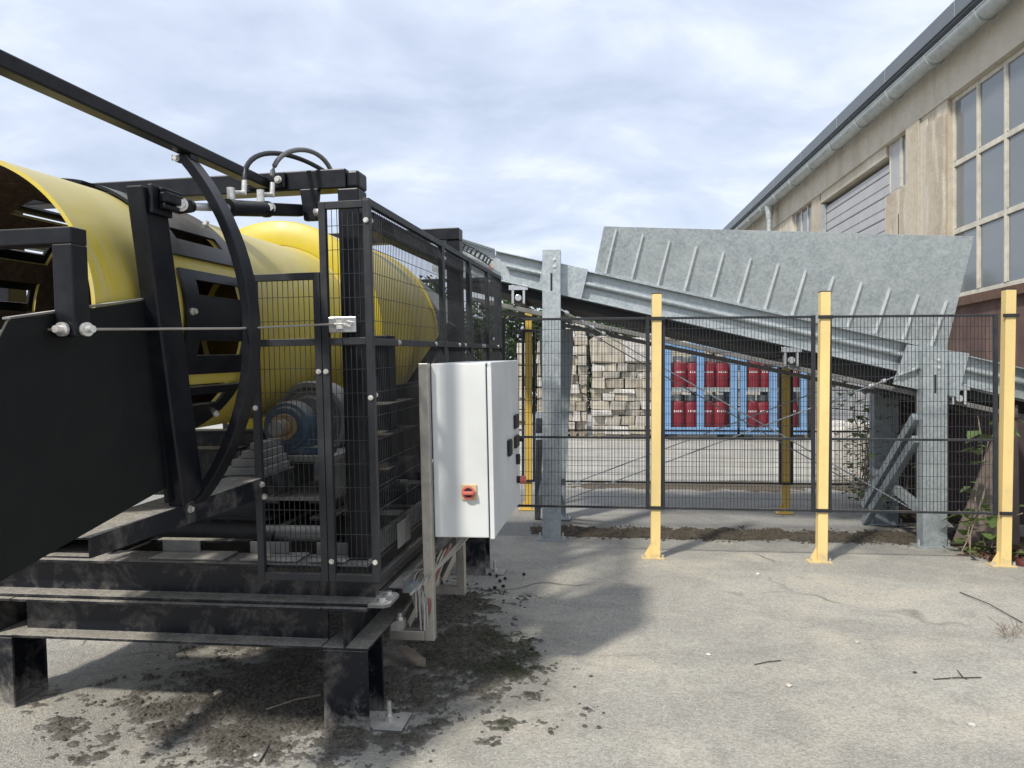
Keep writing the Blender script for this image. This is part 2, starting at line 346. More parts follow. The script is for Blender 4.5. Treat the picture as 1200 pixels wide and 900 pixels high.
M['asphalt'] = groundmat('worn_pale_asphalt', ((0.36, 0.340, 0.297), (0.43, 0.408, 0.352)), (0.50, 0.455, 0.365), 1, 0.8, 0.9, zone=True)
M['slab'] = groundmat('grey_concrete_slab', ((0.27, 0.262, 0.242), (0.32, 0.308, 0.28)), (0.24, 0.215, 0.17), 1, 0.5, 0.5)
M['yard'] = groundmat('pale_gravel_yard', ((0.44, 0.425, 0.385), (0.50, 0.485, 0.44)), (0.40, 0.37, 0.31), 1, 0.5)
mb = MB(); mb.add([(-900, -200, 0), (900, -200, 0), (900, 1800, 0), (-900, 1800, 0)], [(0, 1, 2, 3)])
obj('ground', mb, 'yard', kind='structure')
def sheet(name, pts, z, mat, amp=0.02, step=0.12):
    """flat sheet whose outline wanders a little"""
    out = []
    for i, p in enumerate(pts):
        q = pts[(i + 1) % len(pts)]; L = math.dist(p, q); n = max(1, min(160, int(L / step)))
        for j in range(n):
            t = j / n; x, y = p[0] + (q[0] - p[0]) * t, p[1] + (q[1] - p[1]) * t
            out.append((x + amp * noise.noise((x * 3, y * 3, 1)), y + amp * noise.noise((x * 3, y * 3, 7)), z))
    m_ = MB(); m_.add(out, [tuple(range(len(out)))]); return obj(name, m_, mat, kind='structure')
sheet('concrete_slab', [(-14, 7.0), (14, 6.2), (14, 12.4), (-14, 13.4)], 0.004, 'slab', 0.05)
sheet('asphalt_pavement', [(-14, -14), (14, -14), (14, 7.15), (5.6, 7.45), (4.3, 7.62), (0.4, 8.02), (-14, 9.0)], 0.010, 'asphalt', 0.02)

def soil(name, x0, x1, y0, y1, nx, ny, fn, mat, label=None, cat=None):
    vs = []; fs = []
    for j in range(ny + 1):
        for i in range(nx + 1):
            x = x0 + (x1 - x0) * i / nx; y = y0 + (y1 - y0) * j / ny
            vs.append((x, y, fn(x, y)))
    for j in range(ny):
        for i in range(nx):
            q = (j * (nx + 1) + i, j * (nx + 1) + i + 1, (j + 1) * (nx + 1) + i + 1, (j + 1) * (nx + 1) + i)
            if max(vs[t][2] for t in q) > 0.003: fs.append(q)
    m_ = MB(); m_.v = vs; m_.f = fs
    o = obj(name, m_, mat, kind='stuff', smooth=60); tag(o, label, cat); return o
k = NT('damp_dark_soil'); n = k.noise(2.2, 5, 0.6, 'World'); n2 = k.noise(60, 6, 0.75, 'World'); n3 = k.noise(140, 3, 0.6, 'World')
c = k.ramp(n2, [(0.30, (0.040, 0.034, 0.025)), (0.46, (0.10, 0.087, 0.066)), (0.58, (0.21, 0.185, 0.145)), (0.72, (0.36, 0.33, 0.27))])
sp = k.n('ShaderNodeSeparateXYZ'); k.l(k.pos(), sp.inputs[0])
moss = k.math('MULTIPLY', k.ramp(n, [(0.40, 0.0), (0.58, 1.0)]), k.ramp(k.math('MULTIPLY', k.math('ADD', sp.outputs[0], 0.9), 0.7), [(0.2, 0.0), (0.6, 0.9)]))
c = k.mix(moss, c, k.ramp(n3, [(0.35, (0.022, 0.028, 0.008)), (0.7, (0.075, 0.082, 0.026))]))
thin = k.ramp(k.math('ADD', k.math('MULTIPLY', sp.outputs[2], 30.0), k.math('MULTIPLY', n2, .35)), [(0.50, 1.0), (0.78, 0.0)])
c = k.mix(k.math('MULTIPLY', thin, .85), c, k.ramp(n3, [(0.3, (0.15, 0.14, 0.12)), (0.7, (0.33, 0.31, 0.27))]))
k.bump(n2, 1.0, 0.03); M['soil'] = k.set(c, 0.95)
k = NT('dry_brown_soil'); n2 = k.noise(45, 6, 0.75, 'World'); k.bump(n2, 1.0, 0.03)
M['brownsoil'] = k.set(k.ramp(n2, [(0.3, (0.055, 0.042, 0.028)), (0.55, (0.13, 0.105, 0.072)), (0.75, (0.24, 0.20, 0.145))]), 0.95)
def fb(x, y, s, seed=0.0, o=5): return noise.fractal((x * s, y * s, seed), 0.75, 2.1, o)
def blob(x, y, cx, cy, rx, ry): return 1 - math.sqrt(((x - cx) / rx) ** 2 + ((y - cy) / ry) ** 2)
def f_machine(x, y):
    m1 = max(blob(x, y, -1.15, 3.9, 1.05, .62) * 1.0, blob(x, y, -0.24, 4.5, .36, .85) * 1.1, blob(x, y, -0.36, 5.3, .32, .8) * .9, blob(x, y, -1.2, 3.45, .5, .30) * .7, blob(x, y, -.55, 3.45, .4, .25) * .5, blob(x, y, -1.2, 5.0, .8, .8))
    h = 0.42 * min(m1, 0.55) + 0.22 * fb(x, y, 1.8, 3) + 0.20 * fb(x, y, 6.0, 5) + .15 * fb(x, y, 19, 8) - 0.075
    return 0.010 + max(-.02, min(0.026, h * 0.075)) + .006 * fb(x, y, 42, 2, 3)
soil('dark_soil', -2.4, 0.6, 3.15, 6.4, 300, 320, f_machine, 'soil', 'dark mossy soil crumbs spread beneath the black machine', 'soil')
def f_strip(x, y):
    yc = 8.30 - 0.096 * (x - .42)
    m1 = max(1 - abs(y - yc) / 0.30 - max(0, (0.35 - x)) * 1.2 - max(0, x - 4.9) * 1.5, blob(x, y, 4.75, 7.75, .5, .5))
    h = 0.42 * min(m1, .55) + 0.26 * fb(x, y, 1.6, 11) + 0.18 * fb(x, y, 6, 4) + .12 * fb(x, y, 17, 4) - 0.035
    return 0.006 + max(-.02, min(0.035, h * 0.09)) + .005 * fb(x, y, 36, 9, 3)
soil('brown_soil', 0.2, 5.4, 7.2, 8.95, 330, 130, f_strip, 'brownsoil', 'strip of dry brown soil along the concrete edge under the conveyor', 'soil')
def f_far(x, y):
    h = 0.45 * min(1 - abs(y - 12.2 + .06 * x) / 0.5, .6) - max(0, 1.6 - x) * .4 + 0.3 * fb(x, y, 1.4, 21) + .12 * fb(x, y, 6, 3) - .05
    return 0.004 + min(0.05, h * 0.12)
soil('rear_soil', 0.5, 6.5, 11.3, 13.1, 200, 60, f_far, 'brownsoil', 'thin line of brown soil on the slab behind the rear fence', 'soil')

def pebble(r, seed, flat=0.6):
    rnd = random.Random(seed); mb = MB()
    vs = []
    for z, rr in ((-1, .0), (-.55, .8), (.1, 1.0), (.7, .65), (1, 0)):
        for i in range(6):
            a = i * math.pi / 3 + rnd.uniform(-.3, .3); q = rr * rnd.uniform(.7, 1.15) * r
            vs.append((q * math.cos(a), q * math.sin(a), z * r * flat * rnd.uniform(.85, 1.1)))
    fs = [(i * 6 + j, i * 6 + (j + 1) % 6, (i + 1) * 6 + (j + 1) % 6, (i + 1) * 6 + j) for i in range(4) for j in range(6)]
    return mb.add(vs, fs)
# loose grit nobody could count
mb = MB(); rnd = random.Random(3)
protos = [pebble(1, s_) for s_ in range(5)]
def scatter(mb, n, fx, rr):
    for _ in range(n):
        x, y, z = fx(); p = rnd.choice(protos); r = rr(); a = rnd.uniform(0, 6.28); ca, sa = math.cos(a) * r, math.sin(a) * r
        mb.add([(x + v[0] * ca - v[1] * sa, y + v[0] * sa + v[1] * ca, z + v[2] * r + r * .2) for v in p.v], p.f)
def on_soil():
    while True:
        x, y = rnd.uniform(-2.2, .5), rnd.uniform(3.2, 6.2); z = f_machine(x, y)
        if z > 0.004: return x, y, max(z, .010)
scatter(mb, 5000, on_soil, lambda: rnd.choice((.004, .005, .006, .008, .012)) * rnd.uniform(.6, 1.3))
def on_strip():
    while True:
        x, y = rnd.uniform(.2, 5.3), rnd.uniform(7.3, 8.9); z = f_strip(x, y)
        if z > -0.002: return x, y, max(z, .010)
obj('soil_crumbs', mb, 'soil', kind='stuff', label='dark crumbs lying on the soil under the machine', cat='crumbs')
mb = MB(); scatter(mb, 2600, on_strip, lambda: rnd.choice((.006, .008, .012, .016)) * rnd.uniform(.6, 1.2))
obj('soil_crumbs', mb, 'brownsoil', kind='stuff', label='brown crumbs scattered along the soil strip by the fence', cat='crumbs')
mb = MB()
scatter(mb, 3000, lambda: (rnd.uniform(-2.4, 4.2), 3.0 + 4.2 * rnd.random() ** 1.4, .011), lambda: .0022 + .006 * rnd.random() ** 5)
obj('gravel', mb, plain('pale_grit', (0.36, 0.34, 0.30), 0.9, 0, .3, 3), kind='stuff', label='pale grit scattered over the asphalt', cat='gravel')
for i, (u, v, r, lab, mt) in enumerate([
        (1138, 853, .022, 'angular white stone chip nearest the bottom right corner', (0.46, .45, .41)), (1004, 755, .020, 'flat pale stone chip right of the pale tyre streak', (0.45, .43, .38)),
        (888, 675, .024, 'pale stone chip in front of the middle yellow fence post', (0.58, .55, .47)), (924, 807, .02, 'pale tan stone chip beside the short twig', (0.56, .50, .40)),
        (830, 770, .018, 'small whitish stone chip left of the short twig', (0.58, .56, .5)), (1072, 791, .013, 'small dark pebble left of the crossed twigs', (0.05, .045, .04)),
        (212, 772, .035, 'flat pale tan stone under the front cross beam', (0.42, .38, .30)), (257, 817, .034, 'rounded tan stone on the dark soil below the beam', (0.42, .36, .28)),
        (274, 831, .016, 'small white stone on the dark soil below the beam', (0.55, .53, .48)), (300, 889, .014, 'white stone crumb at the near edge of the dark soil', (0.55, .53, .48)),
        (412, 873, .012, 'white stone crumb in front of the front leg', (0.6, .58, .5)), (1083, 626, .04, 'pale stone lying on the brown soil by the conveyor foot', (0.5, .47, .4))]):
    Y = 1440 / (v - 450); x = (u - 600) / 900 * Y
    o = obj('stone', pebble(r, 40 + i, .45), plain('stone_chip_%d' % i, mt, .9, 0, .2, 40), label=lab, cat='stone', group='loose stones'); o.location = (x, Y, .012 + r * .25)
for i in range(7):
    u, v = [(582, 678), (586, 684), (592, 681), (590, 690), (574, 676), (614, 676), (580, 692)][i]
    Y = 1440 / (v - 450)
    o = obj('dropping', pebble(.017, 80 + i, .8), plain('dark_dropping_%d' % i, (0.02, .018, .015), .85), label='small dark pellet in the cluster beside the mossy soil', cat='pellet', group='dark pellets beside the mossy soil')
    o.location = ((u - 600) / 900 * Y, Y, .022)
def twig(name, pts, r, lab, mat='darktwig'):
    m_ = MB()
    for p in pts: m_.tube([((u - 600) / 900 * (1440 / (v - 450)), 1440 / (v - 450), z) for u, v, z in p], r, 5)
    return obj(name, m_, mat, label=lab, cat='twig')
twig('twig', [[(884, 782, .016), (900, 779, .018), (915, 777, .015)]], .0028, 'short dark twig on the open asphalt')
twig('twig', [[(1094, 799, .014), (1120, 798, .018), (1150, 797, .014)], [(1122, 791, .026), (1128, 797, .018), (1133, 799, .014)]], .003, 'crossed dark twigs near the right edge')
twig('twig', [[(1125, 697, .02), (1160, 713, .03), (1198, 733, .02)]], .0038, 'long straight stick lying near the right edge')
twig('twig', [[(312, 841, .04), (345, 832, .05), (376, 825, .045)]], .004, 'pale dry stalk on the soil left of the front leg', 'wood')
twig('twig', [[(304, 897, .015), (312, 885, .02), (317, 872, .016)]], .004, 'curved stalk at the near edge of the soil')
rnd = random.Random(12); pp = []
for i in range(26):
    u0, v0 = 1190 + rnd.uniform(-14, 10), 742 + rnd.uniform(-6, 10); a = rnd.uniform(0, 6.28); L = rnd.uniform(8, 26)
    pp.append([(u0, v0, .015), (u0 + L * .5 * math.cos(a), v0 + L * .25 * math.sin(a), .03 + rnd.random() * .06), (u0 + L * math.cos(a), v0 + L * .4 * math.sin(a), .02 + rnd.random() * .10)])
twig('dry_weed', pp, .0016, 'tangled dry weed at the end of the long stick', 'wood')
mb = MB(); mb.poly([(-.10, -.03, 0), (.12, -.035, 0), (.16, 0, 0), (.11, .035, 0), (-.10, .03, 0)], (0, 0, .02))
o = obj('plank', mb, 'wood', bevel=.004, label='short split plank lying on the soil below the cabinet bracket', cat='plank'); o.location = (-.58, 4.38, .05); o.rotation_euler = (.05, .12, -.9)

# ------------------------------------------------------------------ the drum screen machine (own tilted frame)
mach = thing('drum_screen', 'black framed drum screening machine with yellow drum and wire guard cage', 'machine', (-.645, 3.5, 0))
mach.rotation_mode = 'QUATERNION'
RM = Matrix.Rotation(RAD(-8.5), 3, 'Z') @ Matrix.Rotation(RAD(2.4), 3, 'X') @ Matrix.Rotation(RAD(-0.8), 3, 'Y')
mach.rotation_quaternion = RM.to_quaternion()
def P(name, mb, mat, parent=None, **k): return obj(name, mb, mat, parent or mach, **k)
# legs (H columns), base plates
for a0, b0, foot in ((-.22, .0, 0.0), (-2.03, .0, .03), (-.22, 2.9, -.125), (-2.03, 2.9, -.10)):
    m_ = MB().sweep([(x, y) for x, y in ibeam(.225, .215, .014, .012)], (a0 + .108, b0 + .1125, foot), (a0 + .108, b0 + .1125, .384), (0, 1, 0))
    lg = P('leg', m_, 'frame', bevel=.003)
    m_ = MB().box(a0 + .03, a0 + (.36 if a0 > -1 else .2), b0 + .02, b0 + .20, foot, foot + .018)
    pl = P('foot_plate', m_, 'dustysteel', lg, bevel=.003)
    if a0 < -1: continue
    m_ = MB().cyl((a0 + .275, b0 + .11, foot + .018), (a0 + .275, b0 + .11, foot + .11), .011, None, 10); m_.cyl((a0 + .275, b0 + .11, foot + .018), (a0 + .275, b0 + .11, foot + .045), .021, None, 6)
    P('anchor_bolt', m_, 'bolt', lg)
# lower frame
for ac in (-.112, -1.922):
    P('longitudinal_beam', MB().sweep(ibeam(.195, .22), (ac, 0, .4825), (ac, 3.3, .4825)), 'frame', bevel=.003)
for b0 in (.1, 1.5, 3.0):
    P('cross_beam', MB().sweep(ibeam(.192, .20), (-1.81, b0, .4825), (-.224, b0, .4825)), 'frame', bevel=.003)
# upper frame
P('cross_beam', MB().sweep(ibeam(.186, .195), (-2.15, .122, .676), (.0, .122, .676)), 'frame', bevel=.003)
P('flange_plate', MB().poly([(.0005, .006, .584), (.075, .006, .584), (.10, .03, .584), (.10, .17, .584), (.075, .20, .584), (.0005, .20, .584)], (0, 0, .016)), 'dustysteel', bevel=.002)
for b_ in (.06, .15):
    m_ = MB().cyl((.055, b_, .60), (.055, b_, .606), .024, None, 14); m_.cyl((.055, b_, .606), (.055, b_, .618), .016, None, 6); P('bolt', m_, 'bolt')
for b0 in (1.2, 2.3, 3.2):
    P('cross_beam', MB().sweep(ibeam(.186, .16), (-1.82, b0, .676), (-.19, b0, .676)), 'frame', bevel=.003)
for ac in (-.10, -1.92):
    P('longitudinal_beam', MB().sweep(ibeam(.186, .16), (ac, .21, .6765), (ac, 3.45, .6765)), 'frame', bevel=.003)
# cable tray along the right side
m_ = MB().box(.02, .10, .25, 3.3, .60, .604); m_.box(.10, .104, .25, 3.3, .60, .64)
P('cable_tray', m_, 'dustysteel')
P('angle_strip', MB().box(.0, .012, .22, 3.4, .66, .70), 'dustysteel')
# corner columns and top frame
for a0, b0 in ((-.13, .12), (-.13, 2.28), (-1.95, .12), (-1.95, 2.28)):
    cl = P('column', MB().box(a0, a0 + .10, b0, b0 + .12, .774, 2.50 if b0 < 1 else 2.57), 'black', bevel=.006)
    if b0 < 1: P('column_cap', MB().box(a0 + .044, a0 + .103, b0 + .003, b0 + .125, 2.502, 2.582), 'black', cl, bevel=.012)
P('top_cross_beam', MB().box(-1.95, -.088, .12, .24, 2.502, 2.592), 'black', bevel=.006)
P('top_cross_beam', MB().box(-1.95, -.03, 2.27, 2.41, 2.572, 2.66), 'black', bevel=.006)
for a0 in (-.07, -1.93):
    P('top_side_beam', MB().box(a0, a0 + .07, .242, 2.278, 2.32, 2.41), 'black', bevel=.005)
P('brace', MB().bar((-.08, 2.22, 1.95), (-.42, 2.25, 1.50), .06, .06), 'black', bevel=.004)
# overhead beams reaching forward over the discharge end
for a0 in (-.51, -1.41):
    P('overhead_beam', MB().box(a0, a0 + .058, -1.6, .098, 2.512, 2.560), 'black', bevel=.006)
fp = P('flange_plate', MB().box(-.56, -.375, .10, .1185, 2.515, 2.585), 'black', bevel=.003)
for a_ in (-.548, -.405): hexbolt(fp, (a_, .0998, 2.55), r=.013, l=.02)
# curved ribs left and right of the drum
for sgn, ca in ((1, -1.26), (-1, -.66)):
    m_ = MB(); prof = []
    R0 = 1.02; nseg = 26
    for i in range(nseg + 1):
        t = math.asin(.66 / R0) - i * (math.asin(.66 / R0) + math.asin(.68 / R0)) / nseg
        prof.append((math.cos(t), math.sin(t)))
    vs = []
    for cx, cz in prof:
        for rr, bb in ((R0 - .022, -.56), (R0 + .012, -.56), (R0 + .012, -.475), (R0 - .022, -.475)):
            vs.append((ca + sgn * rr * cx, bb, 1.84 + rr * cz))
    fs = [(i * 4 + j, i * 4 + (j + 1) % 4, (i + 1) * 4 + (j + 1) % 4, (i + 1) * 4 + j) for i in range(nseg) for j in range(4)] + [(3, 2, 1, 0), tuple(range(nseg * 4, nseg * 4 + 4))]
    if sgn < 0: fs = [f[::-1] for f in fs]
    rb = P('curved_rib', m_.add(vs, fs), 'black', bevel=.003, smooth=40)
    if sgn > 0:
        P('tab', MB().box(-.535, -.455, -.545, -.49, 2.490, 2.511), 'black', rb, bevel=.002)
        hexbolt(rb, (-.505, -.56, 2.492), r=.010, l=.015)
# support rails below the drum mouth: hollow, tapering forward
for a0 in (-.665, -1.385):
    m_ = MB(); t = .007; rw = .185 if a0 > -1 else .105
    def q4(b, zlo): return [(a0, b, zlo), (a0 + rw, b, zlo), (a0 + rw, b, 1.178), (a0, b, 1.178)], [(a0 + t, b, zlo + t), (a0 + rw - t, b, zlo + t), (a0 + rw - t, b, 1.178 - t), (a0 + t, b, 1.178 - t)]
    o1, i1 = q4(-1.15, 1.112); o2, i2 = q4(.35, 1.075)
    vs = o1 + i1 + o2 + i2; fs = []
    for j in range(4):
        jj = (j + 1) % 4
        fs += [(j, jj, 8 + jj, 8 + j), (4 + jj, 4 + j, 12 + j, 12 + jj), (jj, j, 4 + j, 4 + jj), (8 + j, 8 + jj, 12 + jj, 12 + j)]
    rl = P('support_rail', m_.add(vs, fs), 'frame', bevel=.002)
    for b_, z_ in ((-.60, 1.155), (-.02, 1.15), (.0, 1.09)): hexbolt(rl, (a0 + rw, b_, z_), (1, 0, 0), .011, .014)
# discharge chute: side walls, floor
TL = math.tan(RAD(8.9))
for a0, d in ((-.512, 1),):
    cw = P('chute_wall', MB().poly([(a0, -.712, 1.256), (a0, -.772, 1.940), (a0, -1.405, 1.842), (a0, -1.56, 1.62), (a0, -1.62, 1.112)], (.010, 0, 0)), 'blackplate', bevel=.002)
    P('edge_strip', MB().poly([(a0 - .012, -.76, 1.945), (a0 + .0125, -.76, 1.945), (a0 + .0125, -1.402, 1.846), (a0 - .012, -1.402, 1.846)], (0, 0, .006)), 'dustysteel', cw)
# leaning posts of the chute
for a0, d in ((-.512, 1),):
    m_ = MB()
    vs = [(a, b + s_, z) for z, s_ in ((1.18, 0), (2.325, -.18)) for a, b in ((a0, -.685), (a0 + .062, -.685), (a0 + .062, -.545), (a0, -.545))]
    vs[1] = (vs[1][0], vs[1][1], 1.18); vs[2] = (vs[2][0], vs[2][1], 1.215); vs[3] = (vs[3][0], vs[3][1], 1.215)
    m_.add(vs, [(3, 2, 1, 0), (4, 5, 6, 7), (0, 1, 5, 4), (1, 2, 6, 5), (2, 3, 7, 6), (3, 0, 4, 7)])
    po = P('chute_post', m_, 'black', bevel=.006)
    m_ = MB().poly([(a0 + .004, -.713, 1.20), (a0 + .020, -.713, 1.20), (a0 + .020, -.79, 1.9), (a0 + .004, -.79, 1.9)], (0, .03, 0))
    P('edge_angle', m_, 'blackplate', po)
    if d > 0:
        P('bracket_plate', MB().box(a0 + .0625, a0 + .080, -.835, -.715, 2.235, 2.335), 'black', po, bevel=.004)
        m_ = MB().box(a0 + .08, a0 + .105, -.80, -.68, 2.255, 2.275); m_.box(a0 + .08, a0 + .105, -.80, -.68, 2.315, 2.33); m_.box(a0 + .08, a0 + .118, -.80, -.69, 2.276, 2.314)
        P('clevis', m_, 'black', po, bevel=.006)
# hydraulic cylinder
Lh = Vector((-.418, -.675, 2.286)); Rh = Vector((-.315, .02, 2.392)); dh = (Rh - Lh).normalized()
hc = P('hydraulic_cylinder', MB().cyl(Lh + dh * .265, Lh + dh * .53, .032, None, 24), 'black', smooth=40)
P('piston_rod', MB().cyl(Lh + dh * .02, Lh + dh * .28, .015, None, 16), 'chrome', hc, smooth=40)
for k0, k1, kr in ((.032, .050, .022), (.26, .285, .036), (.51, .535, .035)): P('collar', MB().cyl(Lh + dh * k0, Lh + dh * k1, kr, None, 20), 'black', hc, smooth=40)
m_ = MB().cyl(Lh + Vector((.03, -.03, 0)), Lh + Vector((-.03, .03, 0)), .022, None, 12); P('rod_eye', MB().bar(Lh - dh * .03, Lh + dh * .03, .05, .05), 'black', hc, bevel=.008)
hexbolt(hc, Lh + Vector((.012, -.028, 0)), (.35, -.9, 0), .019, .02); hexbolt(hc, Lh + dh * .56 + Vector((.01, -.03, 0)), (.35, -.9, 0), .017, .03)
P('clevis', MB().bar(Lh + dh * .52, Lh + dh * .79, .035, .055), 'black', hc, bevel=.006)
P('hanger_plate', MB().poly([(-.31, .115, 2.505), (-.22, .115, 2.505), (-.235, .115, 2.36), (-.295, .115, 2.36)], (0, .035, 0)), 'black', bevel=.004)
P('pivot_pin', MB().cyl((-.23, .09, 2.39), (-.18, .09, 2.39), .018, None, 12), 'bolt', hc)
for k0, kk in ((.285, .10), (.485, .13)):
    q = Lh + dh * k0 + Vector((0, 0, .03))
    m_ = MB().cyl(q, q + Vector((0, 0, .05)), .016, None, 12); m_.cyl(q + Vector((0, 0, .032)), q + Vector((0, 0, .032)) + dh * .085, .010, None, 10); m_.cyl(q + dh * .085 + Vector((0, 0, .025)), q + dh * .092 + Vector((0, 0, .085)), .011, None, 10)
    P('hose_fitting', m_, 'bolt', hc, smooth=40)
def arc(p0, p1, p2, p3, n=18):
    return [((1 - t) ** 3) * Vector(p0) + 3 * t * (1 - t) ** 2 * Vector(p1) + 3 * t * t * (1 - t) * Vector(p2) + t ** 3 * Vector(p3) for t in [i / n for i in range(n + 1)]]
q1 = Lh + dh * .375 + Vector((0, 0, .115)); q2 = Lh + dh * .575 + Vector((0, 0, .145))
P('hydraulic_hose', MB().tube(arc(q1, q1 + Vector((0, 0, .17)), (-.33, .14, 2.685), (-.205, .20, 2.59)), .011, 8), 'hose', hc, smooth=60)
P('hydraulic_hose', MB().tube(arc(q2, q2 + Vector((.01, 0, .14)), (-.215, .16, 2.74), (-.19, .22, 2.59)), .011, 8), plain('steel_braid_hose', (.16, .16, .15), .4, .4), hc, smooth=60)
# rope bracket over the drum mouth
bk = P('rope_bracket', MB().box(-.50, -.435, -1.235, -1.165, 1.80, 2.075), 'black', bevel=.004)
P('crossbar', MB().box(-1.45, -.435, -1.235, -1.165, 2.0755, 2.125), 'black', bk, bevel=.004)
# ------------------------------------------------------------------ drum
DA, DC, R1, R2 = -1.075, 1.905, .535, .705
DB0, DB1, DB2 = -1.0, 1.417, 2.95
def shell(R, th, bl, N, a0=0, a1=None, hole=lambda i, j: False, inner=True):
    """cylinder wall round the drum axis; returns (outer and rims, inner skin)"""
    a1 = N if a1 is None else a1; full = (a1 - a0) == N; nb = len(bl)
    A, B = MB(), MB(); cnt = a1 - a0 + (0 if full else 1)
    def pt(i, j, r): t = 2 * math.pi * (a0 + i) / N; return (DA + r * math.cos(t), bl[j], DC + r * math.sin(t))
    vo = [pt(i, j, R) for j in range(nb) for i in range(cnt)]; vi = [pt(i, j, R - th) for j in range(nb) for i in range(cnt)]
    n0 = len(vo); A.v = vo + vi; B.v = list(vi)
    idx = lambda i, j: j * cnt + (i % cnt if full else i)
    ni = a1 - a0
    solid = lambda i, j: 0 <= j < nb - 1 and (full or 0 <= i < ni) and not hole((i % ni) + a0, j)
    for j in range(nb - 1):
        for i in range(ni):
            if not solid(i, j): continue
            p, q, r_, s_ = idx(i, j), idx(i + 1, j), idx(i + 1, j + 1), idx(i, j + 1)
            A.f.append((p, q, r_, s_)); B.f.append((s_, r_, q, p))
            for (e0, e1, di, dj) in ((p, q, 0, -1), (q, r_, 1, 0), (r_, s_, 0, 1), (s_, p, -1, 0)):
                if not solid(i + di, j + dj): A.f.append((e1, e0, n0 + e0, n0 + e1))
    return A, B
NA = 168
WB = [-.50, -.415, -.02, .06]                     # slotted zone along the axis
bl = [DB0, -.9, -.7, WB[0], WB[1], WB[2], WB[3], .25, .5, .8, 1.1, DB1]
win = lambda i, j: j == 4 and (i - 2) % 12 < 7     # 14 windows round the drum
A, B = shell(R1, .014, bl, NA, hole=win)
dr = P('drum_shell', A, 'yellow', smooth=40); P('drum_lining', B, 'rust', dr, smooth=40)
# second row of windows in the front ring seen from inside is the same zone; black shutter plates, each over two windows
for pnum in range(7):
    s0 = pnum * 24 - 12
    pb = [WB[0], WB[0] + .055, WB[0] + .10, WB[3] - .10, WB[3] - .055, WB[3]]
    def ph(i, j, s0=s0): return j == 2 and ((i - s0) % 168 in (4, 5, 6) or (i - s0) % 168 in (16, 17, 18))
    A, B = shell(R1 + .020, .012, pb, NA, s0, s0 + 21, hole=lambda i, j: ph(i, j))
    A.f += B.f if False else []
    off = len(A.v); A.v += B.v; A.f += [tuple(off + x for x in f) for f in B.f]
    pl = P('shutter_plate', A, 'black', dr, smooth=40)
for pnum in range(7):
    for db, ii in ((WB[0] + .03, 12.5), (WB[3] - .03, 12.5), (WB[3] - .03, 2.0)):
        t = 2 * math.pi * (pnum * 24 - 12 + ii) / NA; n_ = Vector((math.cos(t), 0, math.sin(t)))
        hexbolt(dr, Vector((DA, db, DC)) + n_ * (R1 + .02), n_, .011, .022)
for b_ in (.02,):
    m_ = MB().lathe([(R1 + .001, b_), (R1 + .014, b_), (R1 + .014, b_ + .03), (R1 + .001, b_ + .03)], (DA, 0, DC), 'y', 96, True)
# step to the wide drum
m_ = MB().lathe([(R1 - .05, DB1), (R1 + .02, DB1 - .001), (R2, DB1 + .03), (R2, DB1 + .06), (R2, DB2 - .1), (R2, DB2), (R2 - .16, DB2 + .08), (R2 - .20, DB2 + .08)], (DA, 0, DC), 'y', 96)
P('wide_drum', m_, 'yellow', smooth=30)
m_ = MB().lathe([(R1 + .016, DB1 - .004), (R1 + .03, DB1 - .006), (R2 - .004, DB1 + .022), (R2 + .006, DB1 + .03), (R2 + .006, DB1 + .05)], (DA, 0, DC), 'y', 96); P('step_ring', m_, 'sunlityellow', smooth=30)
m_ = MB().lathe([(R2 + .002, DB2 - .12), (R2 + .016, DB2 - .12), (R2 + .016, DB2 - .09), (R2 + .002, DB2 - .09)], (DA, 0, DC), 'y', 96, True)
P('drum_band', m_, 'yellow', smooth=30)
m_ = MB().lathe([(.40, 3.12), (.64, 3.14), (.66, 3.17), (.66, 3.40), (.40, 3.42)], (DA, 0, DC), 'y', 64); P('inlet_ring', m_, 'yellow', smooth=30)
# infeed hopper sheets behind the drum
m_ = MB().poly([(-1.75, 3.08, 1.5), (-.32, 3.08, 1.5), (-.32, 3.08, 2.18), (-.56, 3.08, 2.36), (-1.5, 3.08, 2.36), (-1.75, 3.08, 2.18)], (0, .012, 0)); P('infeed_sheet', m_, 'galvdark')
m_ = MB().poly([(-.30, 3.10, 1.5), (-.30, 3.45, 1.5), (-.30, 3.45, 2.34), (-.30, 3.10, 2.20)], (-.01, 0, 0)); P('infeed_sheet', m_, 'galvdark')
# running wheel, shaft and pillow block bearing
WC = Vector((-.565, 0, 1.372))
m_ = MB().lathe([(.06, .72), (.13, .73), (.15, .765), (.175, .765), (.19, .725), (.215, .725), (.222, .74), (.222, .90), (.21, .915), (.06, .915)], WC, 'y', 48)
wh = P('running_wheel', m_, 'dustysteel', smooth=35)
m_ = MB().cyl(WC + Vector((-.0, .34, 0)), WC + Vector((0, 1.6, 0)), .045, None, 24); P('shaft', m_, 'brass', wh, smooth=40)
m_ = MB().cyl(WC + Vector((0, .32, 0)), WC + Vector((0, .345, 0)), .040, None, 24); P('shaft_end', m_, 'dustysteel', wh, smooth=40)
m_ = MB().lathe([(.062, .44), (.066, .425), (.096, .425), (.104, .435), (.122, .44), (.128, .46), (.128, .545), (.12, .56), (.062, .56)], WC, 'y', 40, True)
pb_ = P('bearing_housing', m_, 'bluebear', smooth=35)
P('bearing_ring', MB().lathe([(.047, .40), (.068, .40), (.068, .45), (.047, .45)], WC, 'y', 32, True), 'brass', pb_, smooth=35)
m_ = MB().box(-.79, -.34, .45, .56, 1.225, 1.262); m_.box(-.685, -.445, .455, .555, 1.262, 1.33); P('bearing_foot', m_, 'bluebear', pb_, bevel=.005)
for a_ in (-.76, -.38): hexbolt(pb_, (a_, .505, 1.262), (0, 0, 1), .017, .03)
